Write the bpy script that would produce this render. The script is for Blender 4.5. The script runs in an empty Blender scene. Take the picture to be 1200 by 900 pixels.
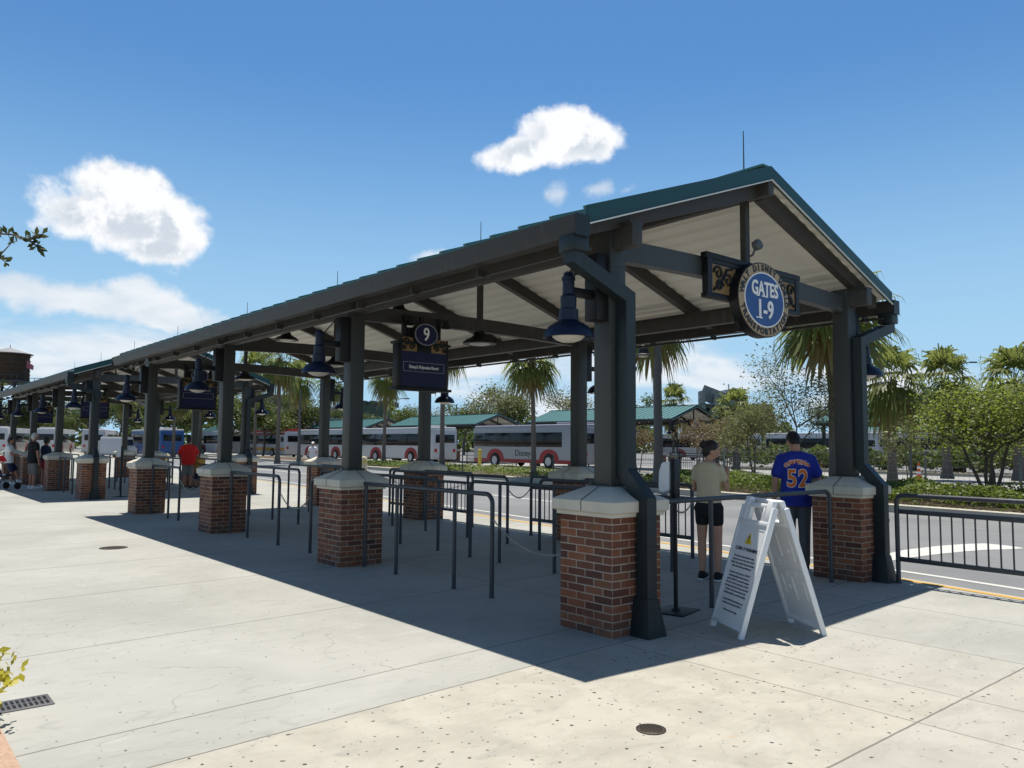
import bpy, bmesh, math, random
from mathutils import Vector, Matrix, Euler
from mathutils.bvhtree import BVHTree
PI = math.pi
R = math.radians
random.seed(7)
scene = bpy.context.scene
COL = scene.collection

# ------------------------------------------------------------------ camera
F_PX = 919.455
YAW, PIT, ROL = R(-40.057), R(4.426), R(0.46)
CAM = Vector((-4.74, -4.368, 1.543))
fw = Vector((-math.cos(PIT)*math.sin(YAW), math.cos(PIT)*math.cos(YAW), math.sin(PIT)))
rt = fw.cross(Vector((0, 0, 1))).normalized()
up = rt.cross(fw)
rt2 = rt*math.cos(ROL) + up*math.sin(ROL)
up2 = -rt*math.sin(ROL) + up*math.cos(ROL)
cd = bpy.data.cameras.new("camera")
cd.sensor_width = 36.0
cd.lens = F_PX/1200*36.0
cd.clip_start = 0.05
cd.clip_end = 5000
cam = bpy.data.objects.new("camera", cd)
COL.objects.link(cam)
m = Matrix((rt2, up2, -fw)).transposed().to_4x4()
m.translation = CAM
cam.matrix_world = m
scene.camera = cam

# ------------------------------------------------------------------ world, sun, exposure
SUN_TO = Vector((0.158, 0.186, 1.0)).normalized()
SUN_EL = math.asin(SUN_TO.z)
SUN_AZ = math.atan2(SUN_TO.x, SUN_TO.y)      # from +Y towards +X
SUN_STRENGTH = 5.0
SKY_STRENGTH = 0.050
scene.view_settings.view_transform = 'Standard'
scene.view_settings.look = 'None'
scene.view_settings.gamma = 1.0
scene.view_settings.use_curve_mapping = False
scene.view_settings.exposure = 0.4
scene.cycles.max_bounces = 8
scene.cycles.diffuse_bounces = 4
scene.cycles.glossy_bounces = 3
scene.cycles.transmission_bounces = 4
scene.cycles.transparent_max_bounces = 8
scene.cycles.use_denoising = True
sl = bpy.data.lights.new("sun", 'SUN')
sl.energy = SUN_STRENGTH
sl.angle = R(0.53)
sl.color = (1.0, 0.95, 0.87)
so = bpy.data.objects.new("sun", sl)
COL.objects.link(so)
so.rotation_euler = SUN_TO.to_track_quat('Z', 'Y').to_euler()
so.location = (0, 0, 40)


class NT:
    """thin helper over a node tree"""
    def __init__(self, tree):
        self.t = tree
        self.n = tree.nodes
        self.l = tree.links

    def new(self, typ, **kw):
        nd = self.n.new(typ)
        for k, v in kw.items():
            setattr(nd, k, v)
        return nd

    def put(self, sock, v):
        if isinstance(v, bpy.types.NodeSocket):
            self.l.new(v, sock)
        elif isinstance(v, (tuple, list, Vector)) and hasattr(sock.default_value, '__len__'):
            n = len(sock.default_value)
            v = tuple(v)
            sock.default_value = (v + (1.0,)*(n-len(v)))[:n]
        else:
            sock.default_value = v

    def math(self, op, a, b=0.0, c=0.0, clamp=False):
        nd = self.new('ShaderNodeMath', operation=op, use_clamp=clamp)
        self.put(nd.inputs[0], a)
        self.put(nd.inputs[1], b)
        self.put(nd.inputs[2], c)
        return nd.outputs[0]

    def vmath(self, op, a, b=None):
        nd = self.new('ShaderNodeVectorMath', operation=op)
        self.put(nd.inputs[0], a)
        if b is not None:
            self.put(nd.inputs[1], b)
        return nd.outputs['Value'] if op in ('DOT_PRODUCT', 'LENGTH') else nd.outputs[0]

    def mixc(self, f, a, b, mode='MIX'):
        nd = self.new('ShaderNodeMix', data_type='RGBA', blend_type=mode)
        self.put(nd.inputs[0], f)
        self.put(nd.inputs[6], a)
        self.put(nd.inputs[7], b)
        return nd.outputs[2]

    def smooth(self, v, lo, hi, a=0.0, b=1.0):
        nd = self.new('ShaderNodeMapRange', interpolation_type='SMOOTHSTEP')
        self.put(nd.inputs[0], v)
        for i, x in enumerate((lo, hi, a, b)):
            nd.inputs[i+1].default_value = x
        return nd.outputs[0]

    def noise(self, vec, scale, detail=4, rough=.55, dist=0.0):
        nd = self.new('ShaderNodeTexNoise')
        if vec is not None:
            self.l.new(vec, nd.inputs['Vector'])
        nd.inputs['Scale'].default_value = scale
        nd.inputs['Detail'].default_value = detail
        nd.inputs['Roughness'].default_value = rough
        nd.inputs['Distortion'].default_value = dist
        return nd.outputs[0]


def dir_px(x, y):
    d = fw*F_PX + rt2*(x-600) - up2*(y-450)
    return d.normalized()


def make_world():
    w = bpy.data.worlds.new("World")
    scene.world = w
    w.use_nodes = True
    T = NT(w.node_tree)
    T.n.clear()
    out = T.new('ShaderNodeOutputWorld')
    sky = T.new('ShaderNodeTexSky', sky_type='NISHITA')
    sky.sun_disc = False
    sky.sun_elevation = SUN_EL
    sky.sun_rotation = SUN_AZ
    sky.altitude = 0
    sky.air_density = 1.15
    sky.dust_density = 0.6
    sky.ozone_density = 2.2
    hs = T.new('ShaderNodeHueSaturation')
    hs.inputs['Saturation'].default_value = 1.0
    T.l.new(sky.outputs[0], hs.inputs['Color'])
    tc = T.new('ShaderNodeTexCoord')
    d = T.vmath('NORMALIZE', tc.outputs['Generated'])
    z = T.new('ShaderNodeSeparateXYZ')
    T.l.new(d, z.inputs[0])
    # deep clear blue overhead, pale blue air near the horizon
    k_ = SKY_STRENGTH
    tint = T.mixc(T.smooth(z.outputs[2], .50, .75), (.80, 1.38, 1.80), (.85, 1.0, 1.15))
    graded = T.mixc(1.0, hs.outputs[0], tint, 'MULTIPLY')
    hz = T.mixc(T.smooth(z.outputs[2], .0, .46, 1, 0), graded, (.325/k_, .515/k_, .685/k_))
    bg = T.new('ShaderNodeBackground')
    T.l.new(hz, bg.inputs[0])
    bg.inputs[1].default_value = SKY_STRENGTH
    n1 = T.noise(d, 17.0, 5, .60, .1)
    n2 = T.noise(d, 52.0, 3, .62, 0.2)
    dn = T.math('ADD', T.math('MULTIPLY', T.math('SUBTRACT', n1, .5), 2.2),
                T.math('MULTIPLY', T.math('SUBTRACT', n2, .5), .55))

    def blob(px, py, ax, ay, tilt=0.0):
        c = dir_px(px, py)
        r_ = c.cross(Vector((0, 0, 1))).normalized()
        u_ = r_.cross(c)
        ra = r_*math.cos(R(tilt)) + u_*math.sin(R(tilt))
        ua = -r_*math.sin(R(tilt)) + u_*math.cos(R(tilt))
        k = T.math('MAXIMUM', T.vmath('DOT_PRODUCT', d, tuple(c)), 0.05)
        s = F_PX
        uu = T.math('MULTIPLY', T.math('DIVIDE', T.vmath('DOT_PRODUCT', d, tuple(ra)), k), s/ax)
        vv = T.math('MULTIPLY', T.math('DIVIDE', T.vmath('DOT_PRODUCT', d, tuple(ua)), k), s/ay)
        q = T.math('SQRT', T.math('ADD', T.math('MULTIPLY', uu, uu), T.math('MULTIPLY', vv, vv)))
        return T.math('SUBTRACT', 1.0, q)

    def union(bl):
        o = bl[0]
        for b in bl[1:]:
            nd = T.new('ShaderNodeMath', operation='SMOOTH_MAX')
            T.l.new(o, nd.inputs[0]); T.l.new(b, nd.inputs[1]); nd.inputs[2].default_value = .12
            o = nd.outputs[0]
        return o
    cum = union([blob(150, 258, 92, 40, -8), blob(145, 228, 62, 42, 0), blob(185, 262, 62, 48, -14), blob(105, 250, 58, 30, 10),
                 blob(185, 290, 50, 22, 0), blob(128, 212, 30, 26, 0), blob(172, 218, 30, 26, 0),
                 blob(664, 160, 62, 36, -4), blob(620, 177, 58, 22, 10), blob(690, 164, 40, 30, 0)])
    dens = T.smooth(T.math('ADD', cum, T.math('MULTIPLY', dn, .52)), .0, .36)
    wisp = union([blob(700, 222, 26, 11, 12), blob(655, 228, 18, 14, 40), blob(500, 300, 34, 9, 14), blob(738, 222, 14, 8, 20)])
    dwisp = T.smooth(T.math('ADD', wisp, T.math('MULTIPLY', dn, 1.5)), .15, 1.3, 0, .7)
    bank = union([blob(100, 352, 135, 26, -3), blob(195, 368, 80, 28, -12), blob(25, 338, 70, 20, 0), blob(150, 340, 40, 20, 0)])
    dbank = T.smooth(T.math('ADD', bank, T.math('MULTIPLY', dn, .85)), .0, .62, 0, .92)
    low = union([blob(740, 425, 210, 62, 0), blob(560, 430, 130, 36, 0), blob(840, 440, 150, 26, 0), blob(1010, 440, 240, 22, 0), blob(640, 470, 260, 50, 0),
                 blob(1130, 460, 160, 30, 0), blob(-30, 428, 330, 42, 0), blob(170, 410, 270, 34, 0)])
    # stretched noise for the thin stratus near the horizon
    mp = T.vmath('MULTIPLY', d, (1, 1, 3.2))
    n3 = T.noise(mp, 8.0, 4, .55, .4)
    dlow = T.smooth(T.math('ADD', low, T.math('MULTIPLY', T.math('SUBTRACT', n3, .5), 2.4)), .1, 1.0, 0, .85)
    # relief: density compared with density a little towards the sun
    off = T.vmath('ADD', d, (0.004, 0.004, 0.022))
    m1 = T.noise(off, 17.0, 4, .60, .1)
    rel = T.smooth(T.math('SUBTRACT', m1, n1), -.07, .09)
    body = T.smooth(cum, .12, .75)
    shade = T.math('MULTIPLY', T.math('MULTIPLY', rel, body), .95)
    cc = T.mixc(shade, (.95, .965, .985), (.60, .665, .75))
    lc = T.mixc(T.smooth(n3, .35, .7), (.70, .78, .87), (.92, .94, .965))
    # unseen broken cloud added behind the camera to whiten the fill light
    back = T.smooth(T.vmath('DOT_PRODUCT', d, tuple(Vector((-fw.x, -fw.y, 0)).normalized())), -.15, .35)
    nb_ = T.smooth(T.noise(d, 3.2, 3, .6, .3), .36, .58)
    dback = T.math('MULTIPLY', T.math('MULTIPLY', back, nb_), T.smooth(z.outputs[2], .9, .5, 0, .12))
    a = T.math('MAXIMUM', T.math('MAXIMUM', dwisp, dbank), T.math('MAXIMUM', dlow, dback))
    b1 = T.new('ShaderNodeBackground'); T.l.new(cc, b1.inputs[0])
    b2 = T.new('ShaderNodeBackground'); T.l.new(lc, b2.inputs[0])
    b1.inputs[1].default_value = .79
    b2.inputs[1].default_value = .76
    m2 = T.new('ShaderNodeMixShader'); T.l.new(a, m2.inputs[0]); T.l.new(bg.outputs[0], m2.inputs[1]); T.l.new(b2.outputs[0], m2.inputs[2])
    m3 = T.new('ShaderNodeMixShader'); T.l.new(dens, m3.inputs[0]); T.l.new(m2.outputs[0], m3.inputs[1]); T.l.new(b1.outputs[0], m3.inputs[2])
    T.l.new(m3.outputs[0], out.inputs[0])


make_world()

# ------------------------------------------------------------------ materials


def mat(name, col, rough=.6, metal=0.0, var=.12, vscale=3.0, bump=0.0, bscale=60.0, spec=.35, emit=None, stain=0.0, streak=0.0):
    mt = bpy.data.materials.new(name)
    mt.use_nodes = True
    T = NT(mt.node_tree)
    p = T.n['Principled BSDF']
    tc = T.new('ShaderNodeTexCoord')
    oc = tc.outputs['Object']
    n = T.noise(oc, vscale, 5, .6)
    c = T.mixc(n, tuple(x*(1-var) for x in col), tuple(min(1, x*(1+var)) for x in col))
    if stain:
        s = T.smooth(T.noise(oc, vscale*.6, 8, .7, .6), .55, .78)
        c = T.mixc(T.math('MULTIPLY', s, stain), c, tuple(x*.55 for x in col))
    if streak:
        s1 = T.noise(T.vmath('MULTIPLY', oc, (14, 14, .8)), 1.0, 4, .6)
        s2 = T.noise(oc, 1.7, 3)
        sk_ = T.math('MULTIPLY', T.smooth(s1, .52, .74), T.smooth(s2, .40, .62))
        c = T.mixc(T.math('MULTIPLY', sk_, streak), c, tuple(min(1, x*1.9+.03) for x in col))
        ch_ = T.smooth(T.noise(oc, 46, 4, .7), .66, .72)
        c = T.mixc(T.math('MULTIPLY', ch_, streak*.8), c, tuple(x*.4 for x in col))
    T.l.new(c, p.inputs['Base Color'])
    T.put(p.inputs['Roughness'], T.math('ADD', T.math('MULTIPLY', T.noise(oc, vscale*4, 3), .16), rough-.08))
    p.inputs['Metallic'].default_value = metal
    p.inputs['Specular IOR Level'].default_value = spec
    if bump:
        b = T.new('ShaderNodeBump')
        b.inputs['Strength'].default_value = bump
        b.inputs['Distance'].default_value = .01
        T.l.new(T.noise(oc, bscale, 4, .6), b.inputs['Height'])
        T.l.new(b.outputs[0], p.inputs['Normal'])
    return mt


def leaf_mat(name, a, b, trans=.35, rough=.5):
    mt = bpy.data.materials.new(name)
    mt.use_nodes = True
    T = NT(mt.node_tree)
    p = T.n['Principled BSDF']
    out = T.n['Material Output']
    g = T.new('ShaderNodeNewGeometry')
    ri = g.outputs['Random Per Island']
    tc = T.new('ShaderNodeTexCoord')
    nz = T.noise(tc.outputs['Object'], 1.3, 3)
    f = T.math('ADD', T.math('MULTIPLY', ri, .7), T.math('MULTIPLY', nz, .3))
    c = T.mixc(f, a, b)
    T.l.new(c, p.inputs['Base Color'])
    p.inputs['Roughness'].default_value = rough
    p.inputs['Specular IOR Level'].default_value = .35
    tr = T.new('ShaderNodeBsdfTranslucent')
    T.l.new(T.mixc(.5, c, tuple(min(1, x*1.7) for x in b)), tr.inputs[0])
    ms = T.new('ShaderNodeMixShader')
    ms.inputs[0].default_value = trans
    T.l.new(p.outputs[0], ms.inputs[1])
    T.l.new(tr.outputs[0], ms.inputs[2])
    T.l.new(ms.outputs[0], out.inputs[0])
    return mt


def brick_mat():
    mt = bpy.data.materials.new("brick")
    mt.use_nodes = True
    T = NT(mt.node_tree)
    p = T.n['Principled BSDF']
    uv = T.new('ShaderNodeUVMap')
    tc = T.new('ShaderNodeTexCoord')
    wob = T.noise(tc.outputs['Object'], 24, 3)
    wv = T.new('ShaderNodeCombineXYZ')
    T.put(wv.inputs[0], T.math('MULTIPLY', T.math('SUBTRACT', wob, .5), .006))
    T.put(wv.inputs[1], T.math('MULTIPLY', T.math('SUBTRACT', wob, .5), .005))
    v = T.vmath('ADD', uv.outputs[0], wv.outputs[0])
    oi = T.new('ShaderNodeObjectInfo')
    ro = T.new('ShaderNodeCombineXYZ')
    T.put(ro.inputs[0], T.math('MULTIPLY', T.math('FLOOR', T.math('MULTIPLY', oi.outputs['Random'], 61.0)), .2032))
    T.put(ro.inputs[1], T.math('MULTIPLY', T.math('FLOOR', T.math('MULTIPLY', oi.outputs['Random'], 37.0)), .129))
    v = T.vmath('ADD', v, ro.outputs[0])
    b = T.new('ShaderNodeTexBrick')
    T.l.new(v, b.inputs['Vector'])
    b.inputs['Scale'].default_value = 1.0
    b.inputs['Brick Width'].default_value = .2032
    b.inputs['Row Height'].default_value = .0645
    b.inputs['Mortar Size'].default_value = .0055
    b.inputs['Mortar Smooth'].default_value = .25
    b.inputs['Bias'].default_value = -.1
    b.inputs['Color1'].default_value = (.24, .094, .044, 1)
    b.inputs['Color2'].default_value = (.068, .027, .021, 1)
    b.inputs['Mortar'].default_value = (.35, .30, .24, 1)
    n = T.noise(tc.outputs['Object'], 3.1, 3)
    n2 = T.noise(tc.outputs['Object'], 55, 5, .7)
    c = T.mixc(T.smooth(n2, .35, .75), b.outputs[0], (.5, .5, .5), 'SOFT_LIGHT')
    c = T.mixc(T.math('MULTIPLY', T.smooth(n, .42, .62), .35), c, (.42, .17, .06), 'OVERLAY')
    ef = T.smooth(T.noise(tc.outputs['Object'], 5, 6, .7), .58, .8)
    c = T.mixc(T.math('MULTIPLY', ef, .22), c, (.45, .4, .36))
    # scattered grime splashed on the lowest courses and damp streaks under the cap
    sz = T.new('ShaderNodeSeparateXYZ')
    T.l.new(tc.outputs['Object'], sz.inputs[0])
    gr = T.noise(tc.outputs['Object'], 7, 6, .7)
    g1 = T.math('MULTIPLY', T.smooth(sz.outputs[2], .0, .22, 1, 0), T.smooth(gr, .42, .62))
    c = T.mixc(T.math('MULTIPLY', g1, .55), c, (.07, .055, .045))
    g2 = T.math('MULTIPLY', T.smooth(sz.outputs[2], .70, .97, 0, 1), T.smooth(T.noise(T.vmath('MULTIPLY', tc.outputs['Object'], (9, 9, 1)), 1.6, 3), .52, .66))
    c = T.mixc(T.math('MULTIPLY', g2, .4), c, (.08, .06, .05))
    T.l.new(c, p.inputs['Base Color'])
    p.inputs['Roughness'].default_value = .88
    bp = T.new('ShaderNodeBump')
    bp.inputs['Strength'].default_value = .7
    bp.inputs['Distance'].default_value = .006
    h = T.math('ADD', T.math('SUBTRACT', 1.0, b.outputs['Fac']), T.math('MULTIPLY', n2, .35))
    T.l.new(h, bp.inputs['Height'])
    T.l.new(bp.outputs[0], p.inputs['Normal'])
    return mt


def plaza_mat():
    mt = bpy.data.materials.new("plaza_concrete")
    mt.use_nodes = True
    T = NT(mt.node_tree)
    p = T.n['Principled BSDF']
    tc = T.new('ShaderNodeTexCoord')
    oc = tc.outputs['Object']
    s = T.new('ShaderNodeSeparateXYZ')
    T.l.new(oc, s.inputs[0])
    X, Y = s.outputs[0], s.outputs[1]
    big = T.noise(oc, .42, 6, .6, .4)
    mid = T.noise(oc, 2.3, 7, .65, .5)
    fine = T.noise(oc, 38, 6, .7)
    wy = T.math('ADD', Y, T.math('MULTIPLY', T.math('SUBTRACT', T.noise(oc, 6, 3), .5), .012))
    wx = T.math('ADD', X, T.math('MULTIPLY', T.math('SUBTRACT', T.noise(oc, 7, 3), .5), .012))

    def band(v, c, w):
        return T.smooth(T.math('ABSOLUTE', T.math('SUBTRACT', v, c)), w*.45, w, 1, 0)

    def gt(v, c):
        return T.math('GREATER_THAN', v, c)

    def lt(v, c):
        return T.math('LESS_THAN', v, c)

    def mul(*a):
        o = a[0]
        for b in a[1:]:
            o = T.math('MULTIPLY', o, b)
        return o

    def mx(*a):
        o = a[0]
        for b in a[1:]:
            o = T.math('MAXIMUM', o, b)
        return o
    # slanted frame: the joints left of the shelter run a little off square
    ys = T.math('SUBTRACT', wy, T.math('MULTIPLY', wx, .06))
    joints = [band(ys, .47, .009), band(ys, 2.5, .010), band(ys, 4.72, .012), band(ys, 6.85, .014), band(ys, 9.2, .012), band(ys, 12.4, .014), band(ys, 16.4, .016), band(ys, 21, .02),
              mul(band(ys, -.1, .009), lt(X, 4.4)), mul(band(wy, -2.36, .009), gt(X, -6)),
              mul(band(wx, -.045, .007), lt(Y, -.1)), mul(band(wx, .635, .007), lt(Y, 0)), mul(band(wx, 1.8, .008), lt(Y, -.1)),
              mul(band(wx, 3.2, .009), gt(Y, -9)), mul(band(wx, .85, .007), gt(Y, .45)), mul(band(wx, -8, .012), gt(Y, .45)),
              mul(band(wy, -.62, .008), gt(X, 1.8))]
    j = mx(*joints)
    tan = mul(lt(ys, -.1), gt(wy, -2.36), lt(wx, 1.8))
    tan = T.math('MULTIPLY', tan, T.smooth(X, -.3, 1.8, 1.0, .35))
    tan2 = mul(lt(wy, -2.36), gt(X, -9))
    tan = T.math('MAXIMUM', tan, T.math('MULTIPLY', tan2, .72))
    grey = T.mixc(T.smooth(big, .3, .72), (0.284, 0.282, 0.248), (0.372, 0.366, 0.328))
    warm = T.mixc(T.smooth(mid, .3, .7), (.325, .302, .247), (.42, .392, .325))
    c = T.mixc(tan, grey, warm)
    # blotches, trowel marks
    mm = T.vmath('MULTIPLY', oc, (1.0, 2.4, 1))
    tw = T.noise(mm, 3.2, 9, .72, .8)
    c = T.mixc(T.smooth(tw, .52, .74, 0, .55), c, (0.2, 0.198, 0.176))
    c = T.mixc(T.smooth(tw, .46, .26, 0, .55), c, (0.44, 0.432, 0.392))
    c = T.mixc(T.smooth(mid, .60, .80, 0, .32), c, (0.208, 0.198, 0.172))
    rust = mul(T.smooth(T.noise(oc, 3.1, 6, .7), .62, .74), tan)
    c = T.mixc(T.math('MULTIPLY', rust, .35), c, (.5, .3, .13))
    c = T.mixc(T.smooth(fine, .3, .72, .16, .0), c, (.3, .29, .27))
    # dark shell and pebble flecks

    def flecks(scale, r0, keep, seed):
        pv = T.vmath('ADD', oc, (seed, seed*1.7, 0))
        pd = T.noise(pv, 45, 2)
        pv2 = T.vmath('ADD', pv, T.vmath('MULTIPLY', T.new('ShaderNodeTexNoise').outputs[1], (0.0, 0, 0)))
        vo = T.new('ShaderNodeTexVoronoi')
        vo.inputs['Scale'].default_value = scale
        vo.voronoi_dimensions = '2D'
        T.l.new(pv2, vo.inputs['Vector'])
        sc = T.new('ShaderNodeSeparateColor')
        T.l.new(vo.outputs['Color'], sc.inputs[0])
        rr = T.math('MULTIPLY', T.math('ADD', .22, T.math('MULTIPLY', T.math('MULTIPLY', sc.outputs[1], sc.outputs[1]), 1.35)), r0*scale)
        rr = T.math('MULTIPLY', rr, T.smooth(pd, .3, .7, .45, 1.5))
        hit = T.math('LESS_THAN', vo.outputs['Distance'], rr)
        return mul(hit, T.math('LESS_THAN', sc.outputs[0], keep))
    clus = T.smooth(T.noise(oc, .9, 3), .36, .66, .25, 1)
    fl = mx(flecks(8.0, .0062, .34, 3.1), mul(flecks(12.5, .0048, .34, 8.7), gt(clus, .5)))
    fl2 = mul(flecks(9.5, .0072, .60, 21.3), T.smooth(tan, .2, .5))
    fl = mx(T.math('MULTIPLY', fl, .75), fl2)
    c = T.mixc(T.math('MULTIPLY', fl, .95), c, (.035, .03, .025))
    # hairline cracks in the slabs left of the shelter
    wob = T.new('ShaderNodeTexNoise')
    T.l.new(oc, wob.inputs['Vector'])
    wob.inputs['Scale'].default_value = 2.2
    wob.inputs['Detail'].default_value = 6
    cv = T.vmath('ADD', oc, T.vmath('MULTIPLY', T.vmath('SUBTRACT', wob.outputs[1], (.5, .5, .5)), (.55, .55, 0)))
    vo = T.new('ShaderNodeTexVoronoi', feature='DISTANCE_TO_EDGE')
    vo.voronoi_dimensions = '2D'
    vo.inputs['Scale'].default_value = .62
    T.l.new(cv, vo.inputs['Vector'])
    cr = T.smooth(vo.outputs['Distance'], .0015, .0055, 1, 0)
    cm = mul(gt(X, -3.7), lt(X, -.8), gt(Y, .1), lt(Y, 4.4))
    cm2 = mul(gt(X, -2.7), lt(X, -1.2), lt(Y, -.5), gt(Y, -2.2))
    cr = mul(cr, mx(cm, T.math('MULTIPLY', cm2, .6)), T.smooth(T.noise(oc, 1.1, 2), .42, .56))
    c = T.mixc(T.math('MULTIPLY', cr, .5), c, (.20, .19, .165))
    c = T.mixc(T.math('MULTIPLY', j, .85), c, (.12, .11, .095))
    T.l.new(c, p.inputs['Base Color'])
    T.put(p.inputs['Roughness'], T.math('ADD', .72, T.math('MULTIPLY', mid, .2)))
    p.inputs['Specular IOR Level'].default_value = .3
    bp = T.new('ShaderNodeBump')
    bp.inputs['Strength'].default_value = .35
    bp.inputs['Distance'].default_value = .006
    h = T.math('SUBTRACT', T.math('MULTIPLY', fine, .6), T.math('ADD', j, T.math('MULTIPLY', fl, .4)))
    T.l.new(h, bp.inputs['Height'])
    T.l.new(bp.outputs[0], p.inputs['Normal'])
    return mt


def asphalt_mat(name, a, b):
    mt = bpy.data.materials.new(name)
    mt.use_nodes = True
    T = NT(mt.node_tree)
    p = T.n['Principled BSDF']
    tc = T.new('ShaderNodeTexCoord')
    oc = tc.outputs['Object']
    n = T.noise(oc, .35, 6, .6, .6)
    st = T.noise(T.vmath('MULTIPLY', oc, (1.6, .12, 1)), 1.4, 5)
    f = T.noise(oc, 90, 4, .8)
    c = T.mixc(T.smooth(n, .3, .7), a, b)
    c = T.mixc(T.smooth(st, .5, .75, 0, .35), c, tuple(x*.6 for x in a))
    c = T.mixc(T.smooth(f, .35, .7, 0, .4), c, tuple(x*.5 for x in a))
    T.l.new(c, p.inputs['Base Color'])
    p.inputs['Roughness'].default_value = .85
    bp = T.new('ShaderNodeBump')
    bp.inputs['Strength'].default_value = .3
    bp.inputs['Distance'].default_value = .005
    T.l.new(f, bp.inputs['Height'])
    T.l.new(bp.outputs[0], p.inputs['Normal'])
    return mt


M = {}
M['plaza'] = plaza_mat()
M['brick'] = brick_mat()
M['cap'] = mat('limestone', (.54, .50, .41), .85, var=.16, vscale=5, bump=.3, bscale=70, stain=.5, streak=.3)
M['steel'] = mat('grey_green_paint', (.041, .044, .041), .48, var=.10, vscale=2.5, bump=.04, bscale=30, stain=.12, streak=.35)
M['beam'] = mat('grey_paint', (.040, .037, .033), .55, var=.10, vscale=2, stain=.12, streak=.35)
M['downspout'] = mat('dark_teal_paint', (.013, .020, .022), .45, var=.10, vscale=4, stain=.1, streak=.35)
M['gutter'] = mat('gutter_paint', (.030, .028, .025), .5, var=.08, vscale=2, stain=.2, streak=.35)
M['teal'] = mat('teal_metal', (.013, .056, .061), .45, var=.08, vscale=1.5, stain=.1)
M['roofing'] = mat('standing_seam_metal', (.068, .165, .155), .4, var=.10, vscale=.8, stain=.15)
M['soffit'] = mat('cream_metal_deck', (.76, .735, .66), .6, var=.06, vscale=1.5, stain=.1)
M['drip'] = mat('pale_drip_edge', (.6, .6, .56), .5)
M['rail'] = mat('charcoal_rail_paint', (.045, .050, .058), .42, var=.12, vscale=6, stain=.1, streak=.35)
M['black'] = mat('black_paint', (.006, .006, .007), .5, var=.1)
M['lampblue'] = mat('navy_enamel', (.004, .009, .026), .42, var=.1)
M['diffuser'] = mat('frosted_lamp_glass', (.50, .48, .43), .35, var=.03)
M['signblue'] = mat('sign_blue', (.016, .065, .22), .4, var=.04)
M['navy'] = mat('sign_navy', (.004, .007, .045), .5, var=.05)
M['signtan'] = mat('sign_tan', (.37, .27, .15), .5, var=.05)
M['gold'] = mat('dull_gold', (.22, .135, .05), .45, var=.1)
M['white'] = mat('white_lettering', (.80, .79, .76), .5, var=.02)
M['plastic'] = mat('white_plastic', (.78, .78, .77), .42, var=.02, vscale=2, bump=.03, bscale=90)
M['ink'] = mat('dark_ink', (.035, .037, .05), .6, var=.02)
M['yellow'] = mat('yellow_paint', (.50, .29, .045), .7, var=.2, vscale=5, stain=.7)
M['yellowtri'] = mat('warning_yellow', (.80, .56, .01), .5, var=.03)
M['whitepaint'] = mat('road_white_paint', (.48, .475, .44), .75, var=.12, vscale=3, stain=.6)
M['asphalt'] = asphalt_mat('asphalt', (0.148, 0.15, 0.15), (0.2, 0.202, 0.2))
M['busway'] = asphalt_mat('busway_concrete', (0.264, 0.26, 0.24), (0.32, 0.312, 0.288))
M['kerb'] = mat('kerb_concrete', (.40, .37, .30), .85, var=.15, vscale=2.5, bump=.2, stain=.3)
M['earth'] = mat('field_ground', (.12, .14, .07), .95, var=.3, vscale=.08)
M['mulch'] = mat('pink_mulch', (.40, .27, .19), .95, var=.45, vscale=40, bump=.8, bscale=70)
M['soil'] = mat('planting_soil', (.09, .065, .04), .95, var=.3, vscale=5, bump=.5)
M['iron'] = mat('cast_iron', (.055, .045, .035), .6, metal=.4, var=.25, vscale=25, bump=.3)
M['grate'] = mat('grate_steel', (.13, .125, .125), .5, metal=.5, var=.2, vscale=15)
M['hole'] = mat('drain_void', (.006, .006, .006), .9)
M['chain'] = mat('galvanised_chain', (.34, .32, .28), .45, metal=.6, var=.2, vscale=20)
M['frond'] = leaf_mat('palm_frond', (0.0697, 0.102, 0.0205), (0.189, 0.213, 0.0574), .55)
M['deadfrond'] = leaf_mat('dry_palm_frond', (0.164, 0.123, 0.0492), (0.271, 0.213, 0.0902), .3)
M['palmtrunk'] = mat('palm_trunk', (.165, .13, .105), .95, var=.3, vscale=9, bump=.8, bscale=14)
M['boots'] = mat('palm_boots', (.14, .095, .055), .95, var=.4, vscale=12, bump=.8, bscale=20)
M['bark'] = mat('tree_bark', (.12, .095, .07), .95, var=.3, vscale=8, bump=.7, bscale=25)
M['leafA'] = leaf_mat('bright_leaf', (0.082, 0.127, 0.0148), (0.221, 0.262, 0.0451), .45)
M['leafB'] = leaf_mat('mid_leaf', (0.041, 0.0697, 0.0148), (0.107, 0.135, 0.0328), .38)
M['leafC'] = leaf_mat('olive_leaf', (0.0738, 0.0861, 0.0287), (0.172, 0.18, 0.0656), .4)
M['leafR'] = leaf_mat('reddish_leaf', (0.107, 0.0615, 0.0328), (0.164, 0.131, 0.0574), .3)
M['leafD'] = leaf_mat('dark_oak_leaf', (0.0246, 0.0369, 0.0131), (0.0697, 0.0861, 0.0287), .25)
M['croton'] = leaf_mat('yellow_leaf', (0.246, 0.246, 0.0164), (0.492, 0.41, 0.0328), .3)
M['shrub'] = leaf_mat('shrub_leaf', (0.0492, 0.0861, 0.0115), (0.156, 0.197, 0.0328), .38)
M['buswhite'] = mat('bus_white_paint', (.46, .46, .47), .35, var=.05, stain=.15)
M['bussilver'] = mat('bus_silver_paint', (.27, .28, .295), .35, var=.05)
M['busred'] = mat('bus_red_paint', (.26, .015, .015), .35, var=.05)
M['busgrey'] = mat('bus_roof_grey', (.25, .25, .29), .4, var=.05)
M['busblue'] = mat('bus_blue_paint', (.03, .09, .25), .3, var=.5, vscale=.5)
M['busorange'] = mat('bus_orange_paint', (.55, .26, .03), .35, var=.1)
M['glass'] = mat('tinted_glass', (.010, .011, .013), .10, var=.1, spec=.3)
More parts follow.
